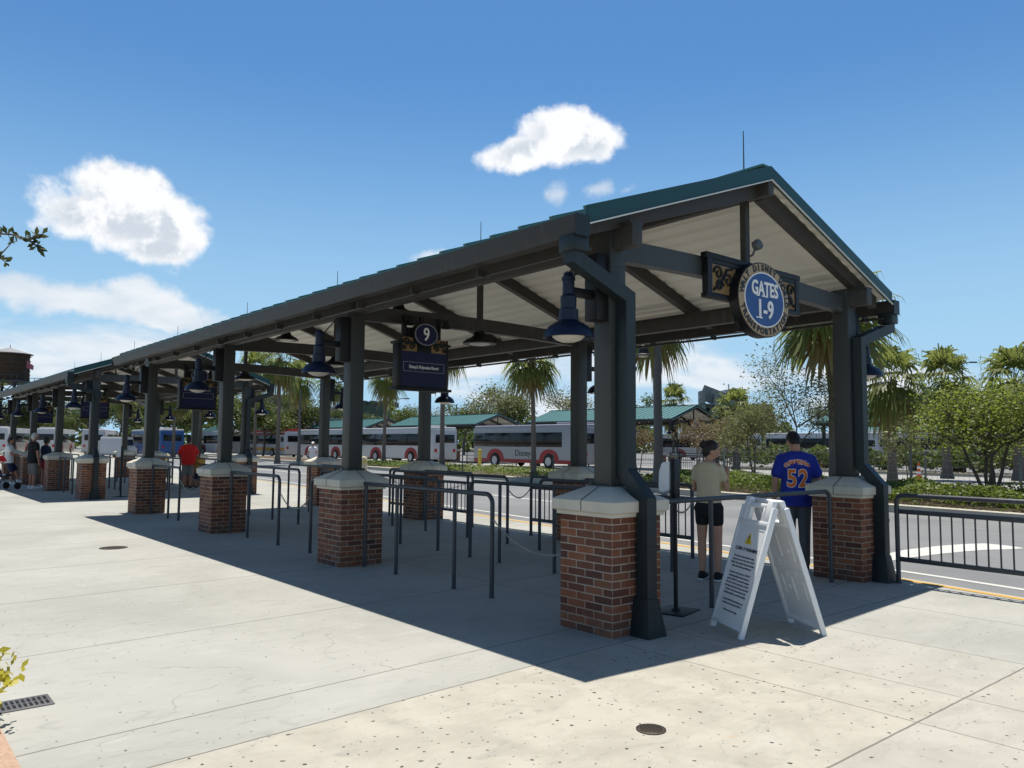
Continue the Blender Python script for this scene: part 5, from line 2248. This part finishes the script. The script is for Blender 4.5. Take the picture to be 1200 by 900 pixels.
def garage(name, label, px0, px1, dp, ytop, levels, m1, m2, extra=None):
    p0, p1 = spot(px0, dp), spot(px1, dp)
    L = (p1-p0).length
    H = zat(ytop, dp, (px0+px1)/2) - RZ
    t = thing(name, label, 'building', (p0.x, p0.y, RZ), YAW)
    lh = H/levels
    b = MB()
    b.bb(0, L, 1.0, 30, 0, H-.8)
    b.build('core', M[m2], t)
    for k in range(levels):
        b = MB()
        b.bb(0, L, 0, 1.2, lh*k+lh*.62, lh*(k+1))
        b.build('parapet', M[m1], t)
    n = max(3, int(L/8))
    for i in range(n+1):
        b = MB()
        b.bb(L*i/n-.4, L*i/n+.4, -.08, 1.25, 0, H-.1)
        b.build('pier', M[m1], t)
    return t, L, H


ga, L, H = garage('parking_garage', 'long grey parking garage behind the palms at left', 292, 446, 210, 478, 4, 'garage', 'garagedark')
b = MB()
b.bb(L*.865, L+1.2, -3, 9, 0, H+.4)
for i in range(4):
    b.bb(L*.865+i*1.75*1.35, L*.865+i*1.75*1.35+1.3, -3, 9, H+.4, H+1.7)
b.build('stair_tower', M['ivy'], ga)
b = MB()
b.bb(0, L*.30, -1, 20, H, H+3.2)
b.build('upper_level', M['garagedark'], ga)
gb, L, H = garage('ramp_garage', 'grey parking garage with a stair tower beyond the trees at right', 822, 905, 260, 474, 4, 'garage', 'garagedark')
b = MB()
for i in range(2):
    b.bb(i*4.0, i*4.0+1.0, -2, 4, 0, H+4.2-i*1.2)
for k in range(5):
    b.bb(0, 6, -2, 4, H-.5-k*3.0, H-.1-k*3.0)
b.bar((.5, 1, H+3.9), (9, 1, H+.6), .8, 5.0)
b.build('stair_tower', M['garage'], gb)
b = MB()
x0 = L*.34
b.bb(x0, x0+8.5, 4, 16, H-1, H+3.2)
b.bb(x0+1.5, x0+6.0, 4.5, 15, H+3.2, H+5.0)
b.bb(x0+3.6, x0+4.0, 9, 9.4, H+5, H+7.2)
b.build('roof_house', M['palebuilding'], gb)

# far wood behind everything, one mass
rng = np.random.default_rng(77)
n = 26000
px_ = rng.uniform(-500, 1700, n)
dp_ = rng.uniform(165, 190, n)
lump = 5.2 + 2.0*np.sin(px_*.031) + 1.3*np.sin(px_*.083+1) + .8*np.sin(px_*.19+2)
zz = lump*(1-rng.random(n)**1.7*.98)
h2 = np.array([-math.sin(YAW), math.cos(YAW)])
r2_ = np.array([math.cos(YAW), math.sin(YAW)])
xy = np.array([CAM.x, CAM.y]) + dp_[:, None]*h2 + ((px_-600)/F_PX*dp_)[:, None]*r2_
o = link('far_wood', leaf_mesh('far_wood', np.column_stack([xy, zz]), 1.5, .75, 5), M['leafB'])
tag(o, 'far belt of green trees along the horizon', 'wood', kind='stuff')

# ------------------------------------------------------------------ people
H_ = Vector


def remesh(mb, name, material, parent, voxel, smooth=6):
    me = mb.mesh(name + '_raw', sharp=False)
    o = bpy.data.objects.new(name, me)
    COL.objects.link(o)
    r_ = o.modifiers.new('r', 'REMESH')
    r_.mode = 'VOXEL'
    r_.voxel_size = voxel
    s_ = o.modifiers.new('s', 'SMOOTH')
    s_.factor = .5
    s_.iterations = smooth
    bpy.context.view_layer.update()
    dg = bpy.context.evaluated_depsgraph_get()
    m2 = bpy.data.meshes.new_from_object(o.evaluated_get(dg))
    bpy.data.objects.remove(o)
    bpy.data.meshes.remove(me)
    for p in m2.polygons:
        p.use_smooth = True
    m2.materials.clear()
    return link(name, m2, material, parent)


def capsule(mb, a, b, ra, rb, n=14, flat=None):
    """tapered limb with round ends"""
    a, b = Vector(a), Vector(b)
    d = b-a
    L = d.length
    d = d.normalized()
    x = d.orthogonal().normalized()
    if flat is not None:
        x = (Vector(flat) - d*Vector(flat).dot(d)).normalized()
    y = d.cross(x)
    k = .72 if flat is not None else 1.0
    prof = []
    for i in range(5):
        t = -PI/2 + PI/2*i/4
        prof.append((max(.02, math.cos(t))*ra, math.sin(t)*ra*.9))
    for i in range(5):
        t = PI/2*i/4
        prof.append((max(.02, math.cos(t))*rb, L + math.sin(t)*rb*.9))
    rot = Matrix((x*k, y, d)).transposed()
    mb.lathe(prof, a, n, rot=rot)
    return mb


def loft(mb, secs, n=22):
    """elliptical sections (cx, cy, z, rx, ry)"""
    rings = []
    for (cx, cy, z, rx, ry) in secs:
        rings.append([mb.bm.verts.new((cx + rx*math.copysign(abs(math.cos(2*PI*k/n))**.85, math.cos(2*PI*k/n)), cy + ry*math.copysign(abs(math.sin(2*PI*k/n))**.85, math.sin(2*PI*k/n)), z)) for k in range(n)])
    for i in range(len(rings)-1):
        for k in range(n):
            mb.bm.faces.new((rings[i][k], rings[i][(k+1) % n], rings[i+1][(k+1) % n], rings[i+1][k]))
    mb.bm.faces.new(rings[0][::-1])
    mb.bm.faces.new(rings[-1])
    return mb


def hand(mb, wrist, d, palm_n, side, s=1.0, curl=.5):
    """palm, four fingers and thumb; d: finger direction, palm_n: palm normal, side: towards the thumb"""
    d, palm_n = Vector(d).normalized(), Vector(palm_n).normalized()
    side = Vector(side)
    side = (side - d*side.dot(d)).normalized()
    palm_n = d.cross(side).normalized()*(1 if d.cross(side).dot(palm_n) > 0 else -1)
    w = Vector(wrist)
    p1 = w + d*.088*s
    capsule(mb, w + d*.005, p1, .030*s, .037*s, 12, flat=palm_n)
    for i, (o, L) in enumerate(((.030, .070), (.010, .080), (-.011, .074), (-.031, .058))):
        a = p1 + side*o*s - d*.004
        b = a + (d*math.cos(curl*.6) + palm_n*math.sin(curl*.6))*L*.55*s
        c = b + (d*math.cos(curl*1.5) + palm_n*math.sin(curl*1.5))*L*.5*s
        capsule(mb, a, b, .0095*s, .0088*s, 8)
        capsule(mb, b, c, .0088*s, .0075*s, 8)
    a = w + d*.025*s + side*.026*s
    b = a + (d*.65 + side*.6 + palm_n*.3).normalized()*.045*s
    c = b + (d*.9 + side*.15 + palm_n*.4).normalized()*.034*s
    capsule(mb, a, b, .0125*s, .011*s, 8)
    capsule(mb, b, c, .011*s, .009*s, 8)


def make_person(label, loc, rz, H=1.75, build='man', skin='skin', top='jersey', bottom='jeans', hair='hairblack', shoes='shoes', style=None, voxel=.011,
                arms=((.06, .04, 0), (.06, .04, 0)), legs=None, head=(0, 0), loose=.02, sleeve=.5, long_pants=True, hair_bun=False, cap=None, group=None, detail=True):
    """facing +Y, feet on z=0.  arms: ((elbow xyz, wrist xyz) offsets) for the left and right side in metres; head: (turn, nod) in degrees"""
    t = thing('person', label, 'person', loc, rz, group)
    k = H/1.75
    fem = build == 'woman'
    sw = .158 if fem else .180
    hipw = .088
    body = MB()
    wv = 1.0 if not fem else .88
    if build == 'stout':
        wv = 1.2
    secs = [(0, 0, .84, .14*(1.08 if fem else 1), .11), (0, -.01, .92, .168*(1.05 if fem else 1), .122), (0, -.005, 1.0, .155*wv, .112*wv), (0, .0, 1.09, .142*wv, .105*wv), (0, .0, 1.20, .152*wv, .112*wv),
            (0, -.005, 1.32, .170*wv, .115*wv), (0, -.01, 1.41, .165*wv, .098), (0, -.015, 1.455, .115, .078), (0, -.012, 1.49, .065, .062)]
    loft(body, [tuple(v*k for v in s) for s in secs])
    capsule(body, (0, -.012*k, 1.45*k), (0, .012*k, 1.56*k), .058*k*(.86 if fem else 1), .054*k*(.88 if fem else 1))
    # head
    turn, nod = R(head[0]), R(head[1])
    hr = Matrix.Rotation(turn, 3, 'Z') @ Matrix.Rotation(-nod, 3, 'X')
    hp = Vector((0, .018, 1.532))*k

    def hd(x, y, z):
        return hp + hr @ (Vector((x, y, z))*k)
    body.ellipsoid(hd(0, .012, .105), (.080*k, .099*k, .114*k), 18, 12, rot=hr)
    body.ellipsoid(hd(0, .042, .055), (.054*k, .060*k, .066*k), 14, 10, rot=hr)
    capsule(body, hd(0, .100, .105), hd(0, .116, .075), .010*k, .016*k, 8)
    capsule(body, hd(-.022, .095, .040), hd(.022, .095, .040), .010*k, .010*k, 8)
    for s in (-1, 1):
        body.ellipsoid(hd(s*.076, .0, .085), (.012*k, .022*k, .032*k), 10, 8, rot=hr)
        capsule(body, hd(s*.045, .088, .125), hd(s*.012, .100, .122), .010*k, .009*k, 8)
    SH, EL, WR = [], [], []
    for s, (el, wr) in zip((-1, 1), arms):
        sh = Vector((s*sw, -.012, 1.385))*k
        e = sh + Vector(el)*k
        w = e + Vector(wr)*k
        SH.append(sh)
        EL.append(e)
        WR.append(w)
        r0 = (.040 if fem else .050)*k*(1.15 if build == 'stout' else 1)
        capsule(body, (s*.11*k, -.012*k, 1.41*k), sh, .066*k, .054*k)
        capsule(body, sh, e, r0*1.05, r0*.82)
        capsule(body, e, w, r0*.84, r0*.56)
        f = (w-e).normalized()
        sd = Vector((0, 1, 0)) if abs(f.y) < .7 else Vector((-s, 0, .3))
        if detail:
            hand(body, w, (f + Vector((0, .12, -.05))).normalized(), (-s, 0, 0), sd, .95*k, .75)
        else:
            hand(body, w, f, (-s, 0, 0), sd, 1.0*k, .4)
    legs = legs or (((0, .01, -.41), (0, -.02, -.42)), ((0, .01, -.41), (0, -.02, -.42)))
    HP, KN, AN = [], [], []
    for s, (kn, an) in zip((-1, 1), legs):
        hpj = Vector((s*hipw, 0, .90))*k
        kj = hpj + Vector(kn)*k
        aj = kj + Vector(an)*k
        HP.append(hpj)
        KN.append(kj)
        AN.append(aj)
        capsule(body, hpj, kj, .086*k*(1.04 if fem else 1), .056*k)
        capsule(body, kj, kj.lerp(aj, .35), .055*k, .056*k)
        capsule(body, kj.lerp(aj, .3), aj, .056*k, .036*k)
        capsule(body, aj + Vector((0, -.03, -.03))*k, aj + Vector((s*.02, .14, -.05))*k, .036*k, .030*k)
    remesh(body, 'body', M[skin], t, voxel)
    # eyes
    if detail:
        for s in (-1, 1):
            b = MB()
            b.ellipsoid(hd(s*.030, .093, .108), (.012*k, .010*k, .009*k), 10, 8)
            b.build('eye', M['eye'], t)
    # shirt
    b = MB()
    L_ = loose
    hem = .80 if not fem else .96
    ss = []
    for (cx, cy, z, rx, ry) in secs:
        if z < hem - .001:
            continue
        ex = L_*(1.25 if z < 1.2 else 1.0)
        ss.append((cx, cy, z, rx+ex, ry+ex))
    ss = [s for s in ss if s[2] <= 1.46]
    if hem < .84:
        ss = [(0, -.005, hem, .175*wv+L_*1.3, .128*wv+L_*1.3)] + ss
    else:
        ss = [(0, -.005, hem, .152*wv+L_*1.1, .115*wv+L_*1.1)] + [s for s in ss if s[2] > hem+.02]
    ss.append((0, -.012, 1.485, .075, .066))
    loft(b, [tuple(v*k for v in s) for s in ss])
    for i, s in enumerate((-1, 1)):
        capsule(b, (s*.085*k, -.012*k, 1.405*k), SH[i], .070*k, (.052 if fem else .056)*k + L_*.25)
        end = SH[i].lerp(EL[i], sleeve)
        capsule(b, SH[i], end, (.050 if fem else .055)*k + L_*.25, (.048 if fem else .058)*k + L_*.6)
        if sleeve >= .99:
            capsule(b, EL[i], EL[i].lerp(WR[i], .9), .052*k + L_*.3, .042*k + L_*.3)
    shirt = remesh(b, 'shirt', M[top], t, voxel, 5)
    # trousers or shorts
    b = MB()
    loft(b, [tuple(v*k for v in s) for s in ((0, 0, .80, .165, .125), (0, -.01, .90, .186*(1.02 if fem else 1), .138), (0, -.005, .985, .170*wv, .126*wv), (0, 0, 1.03, .158*wv, .118*wv))])
    for i, s in enumerate((-1, 1)):
        if long_pants:
            capsule(b, HP[i], KN[i], .098*k, .072*k)
            capsule(b, KN[i], AN[i] + Vector((0, 0, .02)), .072*k, .058*k)
        else:
            q = .42 if fem else .95
            capsule(b, HP[i], HP[i].lerp(KN[i], q), .098*k, (.088 if fem else .088)*k)
    remesh(b, 'trousers' if long_pants else 'shorts', M[bottom], t, voxel, 4)
    # shoes
    for i, s in enumerate((-1, 1)):
        b = MB()
        a = AN[i]
        zf = a.z - .075*k
        capsule(b, (a.x, a.y-.035*k, zf+.045*k), (a.x+s*.02*k, a.y+.15*k, zf+.035*k), .046*k, .040*k, 12)
        capsule(b, (a.x, a.y-.02*k, zf+.07*k), (a.x, a.y-.005*k, zf+.09*k), .045*k, .042*k, 12)
        sh_ = remesh(b, 'shoe', M[shoes], t, .009, 3)
        b = MB()
        b.bb(a.x-.042*k+(s*.008), a.x+.042*k+(s*.008), a.y-.078*k, a.y+.185*k, max(.0, zf-.002), zf+.022*k, bevel=.009)
        b.build('sole', M['whiteshoe'], sh_)
    # hair
    b = MB()
    b.ellipsoid(hd(0, -.008, .128), (.088*k, .103*k, .105*k), 18, 12, rot=hr)
    b.ellipsoid(hd(0, -.045, .085), (.080*k, .066*k, .095*k), 16, 10, rot=hr)
    if hair_bun:
        b.ellipsoid(hd(0, -.112, .160), (.040*k, .036*k, .044*k), 12, 10, rot=hr)
        b.ellipsoid(hd(0.01, -.135, .135), (.024*k, .03*k, .04*k), 10, 8, rot=hr)
    hm = remesh(b, 'hair', M[hair], t, .008, 2)
    # keep the hair off the face
    hb = bmesh.new()
    hb.from_mesh(hm.data)
    inv = hr.transposed()
    kill = [v for v in hb.verts if (lambda q: q.y > .030 + max(0, (q.z-.10))*.9 and q.z < .175 or q.z < (.03 if q.y > -.04 else -.005) or (abs(q.x) > .058 and q.z < .085 and q.y > -.02))((inv @ (v.co-hp))/k)]
    bmesh.ops.delete(hb, geom=kill, context='VERTS')
    hb.to_mesh(hm.data)
    hb.free()
    if cap:
        b = MB()
        b.ellipsoid(hd(0, .0, .150), (.088*k, .104*k, .080*k), 18, 12, rot=hr)
        capsule(b, hd(-.035, .09, .135), hd(.035, .09, .135), .03*k, .03*k, 8)
        capsule(b, hd(-.03, .13, .125), hd(.03, .13, .125), .022*k, .022*k, 8)
        remesh(b, 'cap', M[cap], t, .010, 3)
    return t, shirt, k


def print_on(shirt, parent, meshes, material, name, lift=.004):
    """wrap flat lettering (given in shirt x/z, seen from behind) on the back of the shirt"""
    me = shirt.data
    bv = BVHTree.FromPolygons([v.co.copy() for v in me.vertices], [list(p.vertices) for p in me.polygons])
    bm = bmesh.new()
    for m_ in meshes:
        bm.from_mesh(m_)
        bpy.data.meshes.remove(m_)
    bmesh.ops.triangulate(bm, faces=bm.faces[:])
    for _ in range(2):
        es = [e for e in bm.edges if e.calc_length() > .018]
        if es:
            bmesh.ops.subdivide_edges(bm, edges=es, cuts=1)
            bmesh.ops.triangulate(bm, faces=bm.faces[:])
    for v in bm.verts:
        hit = bv.ray_cast(Vector((v.co.x, -1.0, v.co.z)), Vector((0, 1, 0)))
        y = hit[0].y if hit[0] is not None else -.13
        v.co.y = y - lift
    out = bpy.data.meshes.new(name)
    bm.to_mesh(out)
    bm.free()
    return link(name, out, material, parent)


def flat_text(s, size, off, cx, cz, xs=1.0, ang=0.0):
    me = text_mesh(s, size, 0.0, off)
    # seen from behind (from -Y) the text runs along +X
    me.transform(Matrix.Translation((cx, 0, cz)) @ Matrix.Rotation(-ang, 4, 'Y') @ Matrix.Diagonal((xs, 1, 1, 1)) @ FACE_MY())
    return me


# man in the blue jersey, seen from behind at the platform edge
GAZE = math.atan2(-(4.35-CAM.x), 1.0-CAM.y)
man, shirt, k = make_person('man in a blue jersey numbered 52 and grey jeans, seen from behind', (4.47, .97, 0), GAZE+R(6), 1.76, 'man', 'skin', 'jersey', 'jeans', 'hairblack', 'shoes',
                            arms=(((-.075, -.03, -.27), (-.01, .06, -.25)), ((.085, .02, -.26), (-.03, .17, -.17))), head=(16, 38), loose=.034, sleeve=.68, voxel=.010)
tx, tx2 = [], []
word = 'CÉSPEDES'
for i, ch in enumerate(word):
    a = R(-34 + 68*i/(len(word)-1))
    rr = .235
    x, z = rr*math.sin(a), 1.115 + rr*math.cos(a)
    tx.append(flat_text(ch, .066, .0035, x*k, z*k, .85, a))
    tx2.append(flat_text(ch, .066, .0085, x*k, z*k, .85, a))
print_on(shirt, shirt, tx2, M['white'], 'name_outline', .004)
print_on(shirt, shirt, tx, M['orange'], 'name_lettering', .0065)
print_on(shirt, shirt, [flat_text('5', .30, .014, -.066*k, 1.135*k, .82), flat_text('2', .30, .014, .070*k, 1.135*k, .82)], M['white'], 'number_outline', .004)
print_on(shirt, shirt, [flat_text('5', .30, .006, -.066*k, 1.135*k, .82), flat_text('2', .30, .006, .070*k, 1.135*k, .82)], M['orange'], 'number', .0065)

# woman in the cream top
G2 = math.atan2(-(2.98-CAM.x), 1.18-CAM.y)
make_person('woman in a cream top and black shorts with her hair tied up', (2.98, 1.22, 0), G2-R(22), 1.61, 'woman', 'skin', 'cream', 'blackcloth', 'hairdark', 'blackcloth',
            arms=(((-.05, .03, -.26), (.10, .19, .02)), ((.06, .06, -.25), (-.05, .15, .20))), head=(-52, 14), loose=.020, sleeve=.42, long_pants=False, hair_bun=True, voxel=.010,
            legs=(((-.015, .01, -.41), (.01, -.02, -.42)), ((.015, .02, -.41), (.0, -.01, -.42))))

# people further along
make_person('man in a black shirt and grey shorts standing by the shelter behind', (-.18, 25.0, 0), R(-70), 1.80, 'man', 'skin2', 'blackcloth', 'greycloth', 'hairgrey', 'whiteshoe', long_pants=False,
            arms=(((-.06, .0, -.28), (0, .05, -.25)), ((.06, .0, -.28), (0, .05, -.25))), voxel=.016, loose=.03, detail=False)
make_person('woman in pink shorts standing beside the black shirted man', (.18, 25.1, 0), R(-60), 1.66, 'woman', 'skin2', 'navycloth', 'pinkcloth', 'hairdark', 'whiteshoe', long_pants=False,
            arms=(((-.05, .03, -.26), (.05, .18, .05)), ((.05, .03, -.26), (-.05, .18, .05))), voxel=.016, detail=False)
make_person('person in a white shirt leaning on the far brick pier at left', (-.42, 28.2, 0), R(-100), 1.66, 'man', 'skin2', 'whitecloth', 'navycloth', 'hairdark', 'whiteshoe', long_pants=False,
            arms=(((-.06, .08, -.26), (.06, .18, -.02)), ((.06, .08, -.26), (-.06, .18, -.02))), legs=(((0, .22, -.34), (0, .10, -.40)), ((0, .10, -.40), (0, .0, -.42))), voxel=.016, loose=.03, detail=False)
make_person('broad man in a red shirt with his back turned, by the shelter behind', (3.87, 22.5, 0), R(-20), 1.74, 'stout', 'skin2', 'redcloth', 'greycloth', 'hairdark', 'shoes', long_pants=False,
            arms=(((-.11, .03, -.25), (.06, .16, -.12)), ((.11, .03, -.25), (-.06, .16, -.12))), voxel=.016, loose=.045, sleeve=.7, detail=False)
make_person('child in a yellow shirt beside the man in the red shirt', (4.28, 22.7, 0), R(-30), 1.22, 'man', 'skin2', 'yellow', 'navycloth', 'hairdark', 'shoes', long_pants=False, voxel=.016, loose=.02, detail=False,
            arms=(((-.06, .0, -.28), (0, .05, -.25)), ((.06, .0, -.28), (0, .05, -.25))))
p = spot(368, 46, RZ)
make_person('person in a white shirt and white cap across the road', (p.x, p.y, RZ), R(150), 1.72, 'man', 'skin2', 'whitecloth', 'navycloth', 'hairdark', 'shoes', voxel=.018, loose=.03, cap='whitecloth', detail=False,
            arms=(((-.06, .02, -.27), (.08, .18, .02)), ((.06, .02, -.27), (-.08, .18, .02))))

# pushchair at the left edge
sc_ = thing('pushchair', 'dark pushchair at the left edge beside the shelter behind', 'pushchair', (-1.02, 25.1, 0), R(-60))
b = MB()
for s in (-1, 1):
    b.tube([(s*.24, -.40, 1.02), (s*.24, -.30, .95), (s*.24, .38, .16)], .014, n=8)
    b.tube([(s*.24, -.30, .12), (s*.24, .05, .55)], .014, n=8)
b.tube([(-.24, -.40, 1.02), (.24, -.40, 1.02)], .018, n=8)
b.build('frame', M['darksteel'], sc_)
b = MB()
b.bar((0, -.12, .42), (0, .22, .46), .42, .06, bevel=.02)
b.bar((0, -.12, .42), (0, -.30, .88), .42, .06, upv=(0, 1, .3), bevel=.02)
b.build('seat', M['navycloth'], sc_)
b = MB()
for i in range(5):
    a0, a1 = R(20+i*26), R(20+(i+1)*26)
    P0 = [(x, -.18-.30*math.cos(a0)*-1*.6, .78+.30*math.sin(a0)) for x in (-.23, .23)]
    P1 = [(x, -.18-.30*math.cos(a1)*-1*.6, .78+.30*math.sin(a1)) for x in (-.23, .23)]
    b.quad(P0[0], P0[1], P1[1], P1[0])
bmesh.ops.solidify(b.bm, geom=b.bm.faces[:], thickness=.02)
b.build('canopy', M['pinkcloth'], sc_)
for (x, y) in ((-.25, .38), (.25, .38), (-.25, -.32), (.25, -.32)):
    b = MB()
    b.lathe([(.07, -.02), (.11, -.018), (.11, .018), (.07, .02)], (x, y, .11), n=16, rot=Matrix.Rotation(PI/2, 3, 'Y'))
    b.build('wheel', M['tyre'], sc_)
